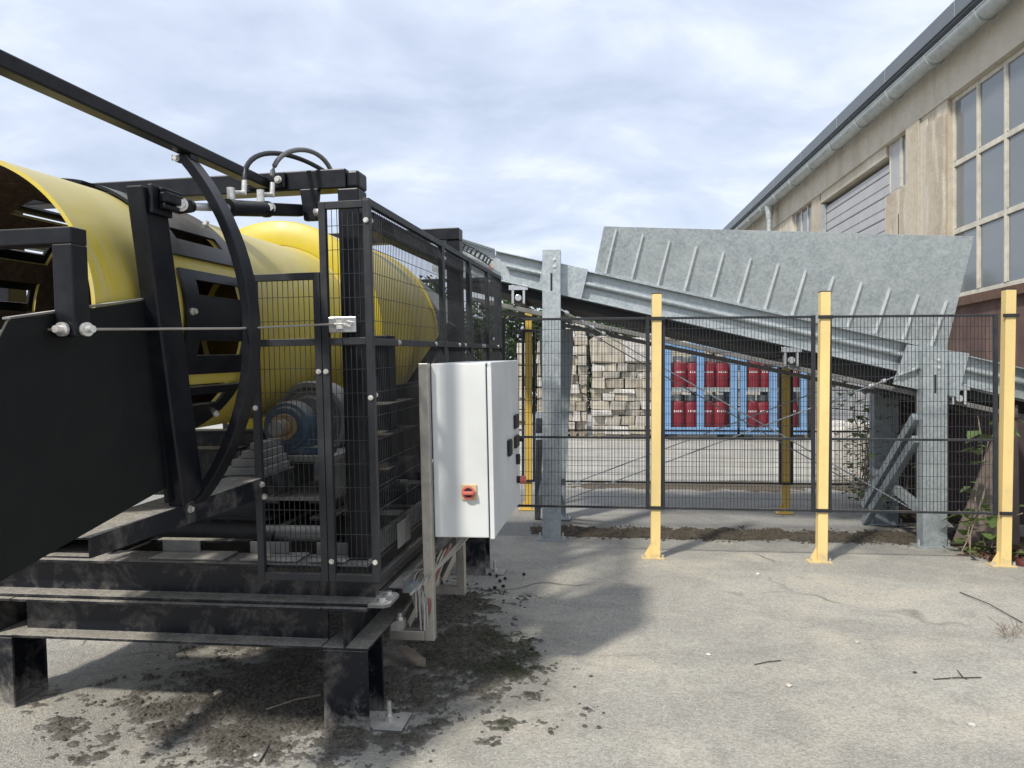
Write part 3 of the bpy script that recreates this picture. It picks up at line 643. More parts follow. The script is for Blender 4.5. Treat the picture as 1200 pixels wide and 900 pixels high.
P('bearing_plate', MB().box(-.82, -.30, .41, .98, 1.192, 1.222), 'dustysteel', bevel=.003)
for a0 in (-.67, -.36):
    P('bearing_column', MB().box(a0, a0 + .035, .42, .95, 1.012, 1.19), 'dustysteel', bevel=.003)
P('bearing_plate', MB().box(-.80, -.33, .40, 1.0, .993, 1.010), 'dustysteel', bevel=.003)
P('bearing_beam', MB().sweep(ibeam(.215, .15), (-.675, .40, .884), (-.675, 1.6, .884)), 'frame', bevel=.003)
P('bearing_beam', MB().sweep(ibeam(.10, .12), (-.38, .40, .942), (-.38, 1.6, .942)), 'frame', bevel=.003)
for i, (a0, a1, z) in enumerate(((-.70, -.485, 1.182), (-.66, -.50, 1.219), (-.62, -.515, 1.256), (-.585, -.53, 1.293))):
    P('packing_plate', MB().box(a0, a1, .03 + .02 * i, .30, z, z + .034), 'dustysteel', bevel=.003)
P('cross_beam', MB().sweep(ibeam(.24, .14), (-1.75, .46, 1.14), (-.83, .46, 1.14)), 'frame', bevel=.003)
P('cross_beam', MB().sweep(ibeam(.17, .12), (-1.7, 1.02, 1.215), (-.83, 1.02, 1.215)), 'frame', bevel=.003)
# belt under the drum with its rails and rollers
for a0 in (-.60, -1.36):
    P('belt_rail', MB().box(a0, a0 + .04, .24, 3.3, .80, .87), 'frame', bevel=.003)
P('under_belt', MB().box(-1.31, -.61, .34, 3.4, .905, .915), 'belt')
for b_ in (.30, .95, 1.7, 2.5):
    m_ = MB().cyl((-.62, b_, .85), (-.30, b_, .85), .040, None, 20); m_.cyl((-.64, b_, .85), (-.28, b_, .85), .012, None, 10)
    P('belt_roller', m_, 'dustysteel', smooth=40)
    m_ = MB().cyl((-1.30, b_, .86), (-.64, b_, .86), .040, None, 20); P('belt_roller', m_, 'belt', smooth=40)
for a0, a1 in ((-1.1, -.72), (-.64, -.35), (-.3, -.12)):
    m_ = MB().box(a0, a1, .05, .20, .772, .782); m_.box(a0, a0 + .2, .16, .17, .782, .84); P('roller_bracket', m_, 'dustysteel', bevel=.004)
m_ = MB().cyl((-1.42, .12, .86), (-1.18, .35, .90), .05, None, 20); P('tail_roller', m_, 'dustysteel', smooth=40)
P('belt_cover', MB().poly([(-1.30, .05, .80), (-1.30, 1.5, .80), (-1.30, 1.5, 1.02), (-1.30, .05, .93)], (.01, 0, 0)), 'belt')
P('dark_backing', MB().box(-.215, -.205, .95, 3.2, .98, 1.55), 'blackplate')  # black sheet added to keep the view through the side mesh dark
P('motor_mount', MB().box(-.22, -.12, .80, .93, 1.05, 1.84), 'black', bevel=.006)
for z_ in (1.12, 1.3, 1.46): P('ledge', MB().box(-.20, -.06, .55, 1.1, z_, z_ + .012), 'black')
# ------------------------------------------------------------------ guard cage
def guard(a_b0, a_b1, c0, c1, fw=.032, mid=None, name='guard_panel', sx=.0265, sz=.112, r=.0013, bolts=True):
    """framed wire panel between two plan points (a, b)"""
    p0 = Vector((a_b0[0], a_b0[1], 0)); p1 = Vector((a_b1[0], a_b1[1], 0)); d = (p1 - p0).normalized(); L = (p1 - p0).length; up = Vector((0, 0, 1))
    m_ = MB(); h = fw / 2
    for t in (h, L - h): m_.bar(p0 + d * t + up * c0, p0 + d * t + up * c1, fw, .03, (d.y, -d.x, 0))
    for z in [c0 + h, c1 - h] + ([mid] if mid else []): m_.bar(p0 + d * fw + up * z, p0 + d * (L - fw) + up * z, .028, fw)
    g = P(name, m_, 'cage', bevel=.002)
    P('wire_mesh', wires(p0 + d * fw + up * c0, d, up, L - 2 * fw, c1 - c0, sx, sz, r), 'cage', g, kind='stuff')
    return g
g1 = guard((-.512, .0), (-.174, .0), .708, 2.105, mid=1.794)
g2 = guard((-.171, .0), (.066, .0), .708, 2.415, mid=1.794)
for a_, z_ in ((-.19, 1.66), (-.155, 1.66), (.05, 2.325), (.05, 1.54), (.05, .80), (-.155, .80), (-.497, 1.50)): hexbolt(g2, (a_, -.015, z_), r=.009, l=.009)
sb = [.018, 1.42, 2.26, 3.00, 3.66]
for i in range(4):
    g = guard((.04, sb[i] + .001), (.04, sb[i + 1] - .001), .69, 2.43, mid=1.79)
    for bb in ((sb[i] + .4, sb[i + 1] - .25)): hexbolt(g, (.055, bb, 1.79), (1, 0, 0), .010, .010)
    for z_ in (2.33, 1.55): hexbolt(g, (.055, sb[i] + .016, z_), (1, 0, 0), .009, .010)
guard((.015, 3.675), (-2.0, 3.675), .69, 2.43, mid=1.79)
lk = P('gate_lock', MB().box(-.130, -.003, -.034, -.022, 1.833, 1.902), 'silver', bevel=.003)
m_ = MB().box(-.088, -.063, -.046, -.034, 1.848, 1.888); m_.tube([(-.128, -.040, 1.87), (-.058, -.046, 1.87), (-.028, -.042, 1.857), (-.018, -.042, 1.877), (-.043, -.042, 1.882)], .004, 6); P('latch', m_, 'bolt', lk)
P('plate', MB().box(.0565, .060, .30, .52, .78, .90), 'dustysteel')

# pull cord: runs along the machine through the eyebolts
def toW(p): return mach.location + RM @ Vector(p)
m_ = MB().tube([toW((-1.55, -1.255, 1.812)), toW((-.47, -1.258, 1.822))], .0042, 8)
m_.tube([toW((-.42, -1.20, 1.822)), toW((-.26, -.6, 1.838)), toW((-.10, -.045, 1.870))], .0042, 8)
o = obj('pull_cord', m_, plain('cord_steel', (.30, .28, .24), .4, .4), label='thin steel pull cord stretched past the drum to the cage lock', cat='cord')
for bb, ax in ((Vector((-.468, -1.24, 1.822)), (0, -1, 0)), (Vector((-.428, -1.2, 1.822)), (1, -.3, 0))):
    m_ = MB().cyl(bb, bb + Vector(ax) * .012, .021, None, 16); m_.cyl(bb + Vector(ax) * .01, bb + Vector(ax) * .035, .011, None, 10); P('eyebolt', m_, 'bolt', bk, smooth=40)

# ------------------------------------------------------------------ control cabinet with bracket
cab = thing('control_cabinet', 'white steel control cabinet with red rotary switch on a tube bracket', 'cabinet', mach.location + RM @ Vector((.038, -.12, 0)))
cab.rotation_mode = 'QUATERNION'; cab.rotation_quaternion = RM.to_quaternion()
def Cc(name, mb, mat, parent=None, **k): return obj(name, mb, mat, parent or cab, **k)
bd = Cc('body', MB().box(.166, .446, .58, 1.52, .802, 1.682), 'white', bevel=.006)
Cc('gasket', MB().box(.4465, .453, .587, 1.513, .810, 1.675), 'gasket', bd)
dr_ = Cc('door', MB().box(.4535, .476, .578, 1.522, .800, 1.684), 'shaded_door', bevel=.008)
Cc('rain_edge', MB().box(.4535, .4745, .5765, .5778, .80, 1.66), 'white', dr_)
sw = Cc('switch_plate', MB().box(.311, .389, .5705, .5795, .995, 1.073), 'switchyellow', bevel=.003)
Cc('switch_ring', MB().lathe([(.032, .560), (.035, .554), (.026, .552), (.021, .558)], (.350, 0, 1.034), 'y', 28), 'red', sw, smooth=40)
m_ = MB().lathe([(.028, .5704), (.028, .557), (.001, .557)], (.350, 0, 1.034), 'y', 24); Cc('switch_base', m_, 'gasket', sw, smooth=40)
Cc('switch_handle', MB().box(.322, .379, .538, .5565, 1.025, 1.043), 'red', sw, bevel=.004)
Cc('panel_meter', MB().box(.4765, .492, 1.28, 1.42, 1.28, 1.36), 'gasket', dr_, bevel=.004)
Cc('panel_meter', MB().box(.4765, .492, 1.28, 1.42, 1.165, 1.235), 'gasket', dr_, bevel=.004)
Cc('warning_label', MB().box(.4765, .478, 1.16, 1.24, 1.16, 1.24), M['switchyellow'], dr_)
Cc('door_handle', MB().box(.4765, .496, 1.02, 1.11, 1.15, 1.245), 'gasket', dr_, bevel=.01)
Cc('selector', MB().cyl((.476, 1.45, 1.20), (.512, 1.45, 1.20), .014, None, 12), 'gasket', dr_)
Cc('selector', MB().box(.4765, .498, 1.35, 1.39, 1.06, 1.12), 'gasket', dr_, bevel=.003)
eb = Cc('emergency_button', MB().cyl((.498, 1.38, .965), (.530, 1.38, .965), .026, .022, 20), 'red', dr_, smooth=40); Cc('button_base', MB().cyl((.476, 1.38, .965), (.498, 1.38, .965), .022, None, 16), 'gasket', eb)
for b0 in (.53, 1.27):
    t = Cc('bracket_post', MB().box(.114, .1645, b0, b0 + .05, .285, 1.685 if b0 < 1 else 1.2), 'stainless', bevel=.004)
    Cc('bracket_arm', MB().box(-.07, .1135, b0, b0 + .05, .285, .335), 'stainless', t, bevel=.004)
    m_ = MB().box(-.06, .0, b0 - .01, b0 + .06, .3355, .384); m_.cyl((-.02, b0 + .02, .38), (-.02, b0 + .02, .42), .012, None, 8); m_.cyl((-.02, b0 + .02, .384), (-.02, b0 + .02, .40), .02, None, 6); Cc('clamp', m_, 'bolt', t)
    Cc('bracket_brace', MB().bar((.0, b0 + .06, .345), (.06, b0 + .45, .545), .035, .05), 'stainless', t, bevel=.003)
rnd = random.Random(5)
for i in range(12):
    x0 = .06 + rnd.uniform(0, .05); x1 = .05 + .009 * i; z1 = rnd.uniform(.34, .42)
    Cc('cable', MB().tube(arc((x0, .62 + .05 * i, .62), (x1 - .02, .50, .68 - .02 * i), (x1 + .02, .46, .55), (x1, .50 + rnd.uniform(0, .15), z1), 14), .0055, 6), 'cablered' if i in (10,) else 'cablegrey', smooth=60)
for i in range(4):
    Cc('cable', MB().tube(arc((.10 + .02 * i, .35 + .05 * i, .58 + .01 * i), (.13, .6, .62), (.18, .9, .60 + .02 * i), (.30, 1.1 + .05 * i, .77), 14), .007, 6), 'cablegrey', smooth=60)
Cc('cable_clip', MB().box(.03, .09, .44, .50, .555, .60), 'galvdark', bevel=.004)

# ------------------------------------------------------------------ fences of yellow posts and black wire panels
def fence(name, label, posts, spans, H, zb, zt, zmid, pw, postmat, sx, sz, wr=.0019):
    f = thing(name, label, 'fence', (posts[0][0], posts[0][1], 0)); o0 = Vector((posts[0][0], posts[0][1], 0))
    pv = [Vector((x, y, 0)) - o0 for x, y in posts]
    d = (pv[-1] - pv[0]).normalized(); nn = Vector((-d.y, d.x, 0))
    for i, p in enumerate(pv):
        lean = d * ((.012, .028, .042)[i] if len(pv) == 3 else .0)
        p_ = obj('post', MB().bar(p + Vector((0, 0, .012)), p + lean + Vector((0, 0, H)), pw, pw, d), postmat, f, bevel=.004)
        obj('post_cap', MB().bar(p + lean + Vector((0, 0, H)), p + lean + Vector((0, 0, H + .008)), pw * 1.04, pw * 1.04, d), 'gasket', p_, bevel=.002)
        m_ = MB().bar(p - d * pw * 1.5, p + d * pw * 1.1, pw * 1.9, .0, nn) if False else MB()
        q = [p - d * pw * 1.45 - nn * pw * .8, p + d * pw * .95 - nn * pw * .8, p + d * pw * .95 + nn * pw * .8, p - d * pw * 1.45 + nn * pw * .8]
        m_.poly([v + Vector((0, 0, .010)) for v in q], (0, 0, .012)); obj('foot_plate', m_, postmat, p_, bevel=.002)
        obj('gusset', MB().poly([p - d * pw * .5 + Vector((0, 0, .022)) - nn * .006, p - d * pw * 1.3 + Vector((0, 0, .022)) - nn * .006, p - d * pw * .5 + Vector((0, 0, .14)) - nn * .006], nn * .012), postmat, p_)
        for s_ in (-1.2, .75): obj('anchor_bolt', MB().cyl(p + d * pw * s_ - nn * pw * .5 + Vector((0, 0, .02)), p + d * pw * s_ - nn * pw * .5 + Vector((0, 0, .05)), .009, None, 8), 'bolt', p_)
        for z in (zb + .02, zt - .02): obj('clip', MB().bar(p + lean * (z / H) + nn * -pw * .56 + Vector((0, 0, z)) - d * pw * .75, p + lean * (z / H) + nn * -pw * .56 + Vector((0, 0, z)) + d * pw * .75, .02, .03), 'gasket', p_)
    for (s0, s1) in spans:
        a = Vector((s0[0], s0[1], 0)) - o0; b = Vector((s1[0], s1[1], 0)) - o0; dd = (b - a).normalized(); L = (b - a).length; up = Vector((0, 0, 1)); m_ = MB()
        for t in (.02, L - .02): m_.bar(a + dd * t + up * zb, a + dd * t + up * zt, .034, .028, (dd.y, -dd.x, 0))
        for z in (zb + .014, zt - .014, zmid): m_.bar(a + dd * .04 + up * z, a + dd * (L - .04) + up * z, .022, .021)
        g = obj('panel_frame', m_, 'cage', f, bevel=.002)
        obj('wire_mesh', wires(a + dd * .04 + up * zb, dd, up, L - .08, zt - zb, sx, sz, wr), 'cage', g, kind='stuff')
    return f
FP = [(1.31, 7.02), (2.765, 6.865), (4.30, 6.715)]
def between(p, q, ta, tb):
    L = math.dist(p, q); return [(p[0] + (q[0] - p[0]) * t / L, p[1] + (q[1] - p[1]) * t / L) for t in (ta, L - tb)]
sp_ = [between((-.10, 7.16), FP[0], .0, .05), between(FP[0], FP[1], .05, .05), between(FP[1], FP[2], .05, .05)]
fence('safety_fence', 'near safety fence of pale yellow posts and black wire panels', FP, sp_, 2.42, .455, 2.215, 1.108, .085, 'yellowpost', .031, .110)
RP = [(.21, 9.72), (3.37, 9.45)]
sp_ = [between((-1.2, 9.84), RP[0], 0, .05), between(RP[0], (1.79, 9.585), .05, .0), between((1.79, 9.585), RP[1], .0, .05), between(RP[1], (4.9, 9.32), .05, 0)]
fence('safety_fence', 'rear safety fence of ochre posts and black wire panels beyond the conveyor', RP, sp_, 2.50, .36, 2.29, 1.02, .085, 'oldyellow', .031, .110)
# ------------------------------------------------------------------ inclined conveyor with feed hopper
cv = thing('conveyor', 'galvanised inclined belt conveyor with ribbed feed hopper on channel posts', 'conveyor', (.42, 8.0, 0), (0, 0, RAD(-5.5)))
def V(name, mb, mat, parent=None, **k): return obj(name, mb, mat, parent or cv, **k)
zt = lambda x: 2.85 - .238 * x
XA, XB, WD = -.62, 4.85, .95
cprof = [(0, -.15), (.085, -.15), (.085, -.138), (.010, -.138), (.010, .138), (.085, .138), (.085, .15), (0, .15)]
for y_, sg in ((0, 1), (WD, -1)):
    bm_ = V('side_beam', MB().sweep([(x * sg, y) for x, y in cprof] if sg > 0 else [(x * sg, y) for x, y in cprof][::-1], (XA, y_, zt(XA) - .155), (XB, y_, zt(XB) - .155)), 'galv', bevel=.003)
    V('guide_pipe', MB().cyl((XA + .15, y_ - .055 * sg, zt(XA + .15) - .135), (XB - .1, y_ - .055 * sg, zt(XB - .1) - .135), .026, None, 14), 'galv', bm_, smooth=40)
    # raised head end
    pts = [(XA + .02, y_ + .004 * sg, zt(XA) - .32), (XA + .02, y_ + .004 * sg, zt(XA) + .0), (-.95, y_ + .004 * sg, 3.115), (-1.22, y_ + .004 * sg, 3.115), (-1.28, y_ + .004 * sg, 2.80), (-1.1, y_ + .004 * sg, 2.72)]
    hp = V('head_plate', MB().poly(pts, (0, .012, 0)), 'galv', bevel=.002)
    V('head_flange', MB().poly([(XA + .02, y_, zt(XA) + .001), (-.95, y_, 3.116), (-1.22, y_, 3.116), (-1.22, y_ - .08 * sg, 3.116), (-.95, y_ - .08 * sg, 3.116), (XA + .02, y_ - .08 * sg, zt(XA) + .001)][::sg], (0, 0, .010)), 'galv', hp)
    for xj in (.0,):
        V('joint_plate', MB().poly([(xj - .14, y_ - .088 * sg, zt(xj - .14) - .31), (xj + .30, y_ - .088 * sg, zt(xj + .30) - .31), (xj + .37, y_ - .088 * sg, zt(xj + .37) + .012), (xj - .09, y_ - .088 * sg, zt(xj - .09) + .012)], (0, -.008 * sg, 0)), 'galv', bm_)
V('head_drum', MB().cyl((-1.05, .04, 2.90), (-1.05, WD - .04, 2.90), .12, None, 24), 'belt', smooth=40)
V('top_belt', MB().poly([(-1.05, .05, 3.02), (XA, .05, zt(XA) - .10), (XB, .05, zt(XB) - .10), (XB, .05, zt(XB) - .12), (XA, .05, zt(XA) - .12), (-1.05, .05, 2.99)], (0, WD - .1, 0)), 'belt')
V('return_belt', MB().poly([(-1.05, .03, 2.78), (XA, .03, zt(XA) - .32), (XB, .03, zt(XB) - .32), (XB, .03, zt(XB) - .41), (XA, .03, zt(XA) - .41), (-1.05, .03, 2.70)], (0, WD - .06, 0)), 'belt')
for y_ in (.0, WD):
    V('return_rail', MB().bar((-.9, y_ - .01, zt(-.9) - .56), (XB - .1, y_ - .01, zt(XB - .1) - .47), .05, .045), 'dustysteel', bevel=.004)
for x_ in (-.35, 2.40, 4.0):
    z_ = zt(x_)
    m_ = MB().box(x_ - .07, x_ - .045, -.07, -.01, z_ - .50, z_ - .30); m_.box(x_ + .045, x_ + .07, -.07, -.01, z_ - .50, z_ - .30); m_.box(x_ - .10, x_ + .10, -.075, -.06, z_ - .36, z_ - .31)
    m_.cyl((x_, -.08, z_ - .44), (x_, .0, z_ - .44), .035, None, 14); rbk = V('roller_bracket', m_, 'silver', bevel=.003)
    V('return_roller', MB().cyl((x_, .0, z_ - .45), (x_, WD, z_ - .45), .045, None, 16), 'dustysteel', smooth=40)
# drag chain over the head
pts = [(-1.18, 3.10), (-1.12, 3.13), (-.98, 3.05), (-.84, 2.985), (-.70, 2.90), (-.60, 2.83)]
for i in range(15):
    t = i / 14 * 4.2 + .4; j = int(t); f_ = t - j; x_ = pts[j][0] * (1 - f_) + pts[j + 1][0] * f_; z_ = pts[j][1] * (1 - f_) + pts[j + 1][1] * f_
    m_ = MB().box(-.020, .020, -.03, .03, -.035, -.028); m_.box(-.020, .020, -.03, .03, .028, .035); m_.box(-.006, .014, -.031, -.026, -.035, .035)
    c_ = V('chain_link', m_, 'frame'); c_.location = (x_, -.13, z_); c_.rotation_euler = (0, .5, 0)
# hopper
def hp_pt(x, h): return Vector((x, -.03 - h * math.tan(RAD(12)), zt(x) + .012 + h))
for side in (0, 1):
    tf = (lambda p: p) if side == 0 else (lambda p: Vector((p.x, WD - p.y, p.z)))
    q = [(.44, 0), (3.894, 0), (4.046, 3.0 - zt(4.046)), (.53, 3.195 - zt(.53))]
    pts = [tf(hp_pt(x, h)) for x, h in q]; m_ = MB().poly(pts, (0, .008 if side == 0 else -.008, 0))
    hpn = V('hopper_side', m_, 'galv', bevel=.002)
    for i in range(13):
        x0 = .545 + i * .2665; p0 = tf(hp_pt(x0, .0)); p1 = tf(hp_pt(x0 + .108, .465 + .108 * .0)); out = Vector((0, -1 if side == 0 else 1, 0))
        m_ = MB().poly([p0 - Vector((.010, 0, 0)), p0 + Vector((.010, 0, 0)), p1 + Vector((.010, 0, 0)), p1 - Vector((.010, 0, 0))], out * .034)
        n_ = len(m_.v); m_.v[-1] = tuple(Vector(m_.v[-1]) - out * .012); m_.v[-2] = tuple(Vector(m_.v[-2]) - out * .012)
        V('rib', m_, 'pipe', hpn)
    V('fold', MB().bar(tf(hp_pt(.46, 0)) + Vector((0, 0, -.004)), tf(hp_pt(3.88, 0)) + Vector((0, 0, -.004)), .10, .012), 'galv', hpn)
V('hopper_end', MB().poly([hp_pt(4.03, 1.04) + Vector((0, .012, 0)), Vector((4.03, WD - hp_pt(4.03, 1.04).y - .012, hp_pt(4.03, 1.04).z)), Vector((3.89, WD + .02, zt(3.89) + .02)), Vector((3.89, -.02, zt(3.89) + .02))], (-.008, 0, 0)), 'galv')
# posts
for x_, w_, ztop in ((.0, .185, 2.965), (3.715, .225, 1.93)):
    for y_, back in ((-.21, 0), (WD + .05, 1)):
        w2 = w_ * (1.2 if back else 1)
        po = V('post', MB().sweep(channel(w2, .15, .012, .035), (x_, y_, .02), (x_, y_, ztop), (0, 1, 0)), 'galvdark' if back else 'galv', bevel=.003)
        V('foot_plate', MB().box(x_ - w2 * .75, x_ + w2 * .75, y_ - .03, y_ + .18, .010, .026), 'galv', po, bevel=.002)
        for s_ in (-1, 1):
            V('anchor_bolt', MB().cyl((x_ + s_ * w2 * .62, y_ + .03, .026), (x_ + s_ * w2 * .62, y_ + .03, .085), .010, None, 8), 'bolt', po)
        m_ = MB().box(x_ - .01, x_ + .01, y_ - .002, y_ - .0005, ztop - .42, ztop - .24); V('slot', m_, 'interior', po)
        for dz in (.10, .17): hexbolt(po, (x_ + .03, y_, ztop - dz), r=.014, l=.014)
    if x_ > 1: V('ankle_plate', MB().poly([(3.36, -.10, 1.60), (3.98, -.10, 1.47), (4.08, -.10, 1.90), (3.50, -.10, 1.99)], (0, .012, 0)), 'galv')
V('gusset_slot', MB().box(3.53, 3.66, -.103, -.101, 1.735, 1.755), 'interior')
V('stiffener', MB().poly([(-.19, WD - .02, 2.24), (.20, WD - .02, 2.24), (.20, WD - .02, 1.95), (.14, WD - .02, 1.0), (.12, WD - .02, .5), (-.10, WD - .02, .5), (-.13, WD - .02, 1.2), (-.19, WD - .02, 1.9)], (0, .012, 0)), 'galvdark')
# diagonal braces between near and far posts
for x_ in (.0, 3.715):
    for z0, z1 in ((1.28, .22), (1.06, .03)):
        V('diagonal_brace', MB().bar((x_ - .13, -.10, z0), (x_ - .22, WD + .1, z1), .07, .085), 'galvdark', bevel=.003)
    V('tie_bar', MB().bar((x_ - .12, -.08, .40), (x_ - .12, WD + .1, .62), .05, .10), 'galv', bevel=.003)
for z0 in (.30, .14): V('foot_tab', MB().poly([(3.83, -.12, z0), (3.93, -.12, z0 - .10), (3.83, -.12, z0 - .10)], (0, .01, 0)), 'silver')
# tension rods with turnbuckles
for y_ in (-.13, WD + .06):
    for p0, p1 in (((.10, y_, 2.36), (3.55, y_, .36)), ((3.60, y_, 1.76), (.15, y_, .42))):
        p0 = Vector(p0); p1 = Vector(p1); d_ = (p1 - p0).normalized()
        r_ = V('tension_rod', MB().tube([p0, p1], .0065, 6), 'galvdark')
        for off in (.06, .36):
            m_ = MB(); c0 = p0 + d_ * off
            for s_ in (-1, 1): m_.tube([c0 + Vector((0, s_ * .016, 0)), c0 + d_ * .13 + Vector((0, s_ * .016, 0))], .006, 6)
            m_.cyl(c0 - d_ * .02, c0 + d_ * .02, .022, None, 10); m_.cyl(c0 + d_ * .11, c0 + d_ * .15, .022, None, 10); V('turnbuckle', m_, 'silver', r_)
        V('rod_lug', MB().bar(p0 - d_ * .02, p0 + d_ * .05, .03, .012), 'silver', r_)
V('warning_sticker', MB().box(-.66, -.55, -.008, -.0045, 2.80, 2.85), plain('sticker_red', (.55, .30, .26), .5))

# ------------------------------------------------------------------ workshop building on the right
BX, BK = 7.05, .07
ub = Vector((BK, 1, 0)).normalized(); nb_ = Vector((-ub.y, ub.x, 0))
bld = thing('workshop_building', 'long beige plastered workshop with tall framed windows and zinc gutter', 'building', (BX, 0, 0), (0, 0, -math.atan(BK)))
def B_(name, mb, mat, parent=None, **k): return obj(name, mb, mat, parent or bld, **k)
# local frame: y along the facade, -x outwards
def bb(x0, x1, y0, y1, z0, z1): return MB().box(x0, x1, y0, y1, z0, z1)
ZL, ZS = 6.86, 3.20        # lintel underside and sill of the tall window
ZTOP = 7.85
WY = [14.20, 13.36, 12.52, 11.68, 10.84, 10.0, 9.16, 8.32]
B_('wall', bb(0, .4, 14.22, 15.85, 0, ZL + .0), 'plaster')
B_('wall', bb(0, .4, 6.0, 14.215, 0, ZS - .22), 'redwall')
B_('wall', bb(0, .4, 6.0, 8.30, ZS - .1, ZL), 'plaster')
B_('lintel_beam', bb(-.03, .4, 6.0, 33, ZL + .002, ZTOP), 'beam')
B_('wall', bb(0, .4, 15.855, 17.0, 0, 5.72), 'plasterrough')
B_('wall', bb(0, .4, 21.4, 22.1, 0, ZL), 'plasterrough')
B_('wall', bb(0, .4, 24.0, 25.2, 0, ZL), 'plaster')
B_('wall', bb(0, .4, 22.105, 23.995, 0, 5.5), 'plaster')
B_('wall', bb(0, .4, 25.205, 33, 0, ZL), 'plaster')
B_('end_wall', bb(.41, 12, 32.6, 33, 0, ZTOP), 'plaster')
B_('back_wall', bb(1.4, 1.5, 6, 32, 0, ZTOP), 'interior')
B_('pilaster', bb(-.06, -.001, 14.23, 14.95, 0, ZL - .25), 'plasterrough', bevel=.01)
B_('pilaster', bb(-.03, -.001, 14.955, 15.25, 0, ZL - .1), 'beam', bevel=.01)
B_('pilaster', bb(-.06, -.001, 15.255, 15.84, 0, ZL - .02), 'plaster', bevel=.01)
B_('crack', bb(-.007, -.001, 16.30, 16.325, 4.3, 5.2), 'interior')
sill = B_('sill', bb(-.10, .1, 6.0, 14.2, ZS - .22, ZS - .06), 'darkwood', bevel=.008)
# tall window
rows = [ZS, 4.39, 5.63, ZL]
wf = B_('window', bb(.10, .16, 8.32, 14.2, ZS - .055, ZS + .05), 'windowpaint', bevel=.006)
for y_ in WY: B_('mullion', bb(.085, .165, y_ - .032, y_ + .032, ZS + .051, ZL - .002), 'windowpaint', wf, bevel=.008)
for z_ in rows[1:3]:
    for y0, y1 in zip(WY[1:], WY): B_('transom', bb(.09, .16, y0 + .033, y1 - .033, z_ - .048, z_ + .048), 'windowpaint', wf, bevel=.008)
for y0, y1 in zip(WY[1:], WY): B_('transom', bb(.09, .16, y0 + .033, y1 - .033, ZL - .08, ZL - .003), 'windowpaint', wf, bevel=.008)
for z0, z1 in zip(rows, rows[1:]):
    for y0, y1 in zip(WY[1:], WY):
        p_ = B_('pane', bb(.122, .13, y0 + .036, y1 - .036, z0 + .055, z1 - .062), 'glass', wf)
        for v in p_.data.vertices: v.co.x += .004 * math.sin(y0 * 7 + z0 * 3) * (v.co.z - z0)
        B_('pane_bead', bb(.095, .121, y1 - .060, y1 - .034, z0 + .065, z1 - .065), 'windowpaint', wf)
# small window, loading door
w2 = B_('window', bb(.10, .16, 15.86, 17.0, 5.725, 5.80), 'windowpaint')
for y_ in (15.90, 16.38, 16.44, 16.96): B_('window_stile', bb(.09, .15, y_ - .03, y_ + .03, 5.801, ZL - .001), 'windowpaint', w2, bevel=.005)
B_('pane', bb(.115, .12, 15.93, 16.35, 5.81, ZL - .01), 'glass', w2); B_('shutter_board', bb(.10, .12, 16.47, 16.93, 5.81, ZL - .01), 'doorgrey', w2)
B_('door_slat', bb(.15, .20, 17.02, 21.38, 6.312, 6.50), 'doorgrey', None, bevel=.02)
gd = B_('loading_door', bb(.16, .20, 17.0, 21.4, 0, .45), 'doorgrey')
for i in range(12):
    z0 = .455 + i * .488; B_('door_slat', bb(.15, .20, 17.02, 21.38, z0, z0 + .470), 'doorgrey', gd, bevel=.02)
    B_('slat_rib', bb(.135, .152, 17.02, 21.38, z0 + .22, z0 + .25), 'doorgrey', gd, bevel=.006)
B_('door_jamb', bb(.02, .14, 21.25, 21.39, 0, ZL - .3), 'zinc', gd)
B_('door_head', bb(.03, .35, 17.02, 21.38, 6.62, ZL - .001), 'beam')
w3 = B_('window', bb(.10, .16, 22.11, 23.99, 5.505, 5.58), 'windowpaint')
for y_ in (22.16, 22.75, 23.35, 23.94): B_('window_stile', bb(.09, .15, y_ - .04, y_ + .04, 5.581, ZL - .001), 'windowpaint', w3)
for y_ in (22.2, 22.8, 23.4): B_('pane', bb(.115, .12, y_, y_ + .5, 5.6, ZL - .01), 'glass', w3)
# gutter with hangers, downpipe, fascia, roof
gz = 7.62; gx = -.30; gr_ = .17
m_ = MB(); prof = [(gr_ * math.cos(t), gr_ * math.sin(t)) for t in [math.pi + i * math.pi / 12 for i in range(13)]]
prof = prof + [((gr_ - .012) * math.cos(t), (gr_ - .012) * math.sin(t)) for t in [2 * math.pi - i * math.pi / 12 for i in range(13)]]
gu = B_('gutter', m_.sweep(prof, (gx, 5.5, gz), (gx, 33, gz)), 'zinc', smooth=40)
B_('gutter_bead', MB().cyl((gx - gr_, 5.5, gz + .005), (gx - gr_, 33, gz + .005), .014, None, 8), 'zinc', gu, smooth=50)
y_ = 8.9
while y_ < 32:
    m_ = MB(); pr = [(gr_ + .012) * math.cos(t) for t in [math.pi + i * math.pi / 10 for i in range(11)]]; pz = [(gr_ + .012) * math.sin(t) for t in [math.pi + i * math.pi / 10 for i in range(11)]]
    for i in range(10): m_.bar((gx + pr[i], y_, gz + pz[i]), (gx + pr[i + 1], y_, gz + pz[i + 1]), .04, .008, (0, 1, 0))
    B_('gutter_hanger', m_, 'zinc', gu); y_ += 1.72
m_ = MB().cyl((gx, 25.5, gz - .12), (gx, 25.5, gz - .55), .15, .10, 18); m_.cyl((gx, 25.5, gz - .5), (gx + .05, 25.5, 0), .09, None, 18); B_('downpipe', m_, 'zinc', smooth=40)
B_('fascia', bb(gx + .19, gx + .22, 5.5, 33, gz + .02, gz + .42), 'roofgrey')
B_('verge_edge', bb(gx + .02, gx + .188, 5.5, 33, gz + .30, gz + .33), 'roofgrey')
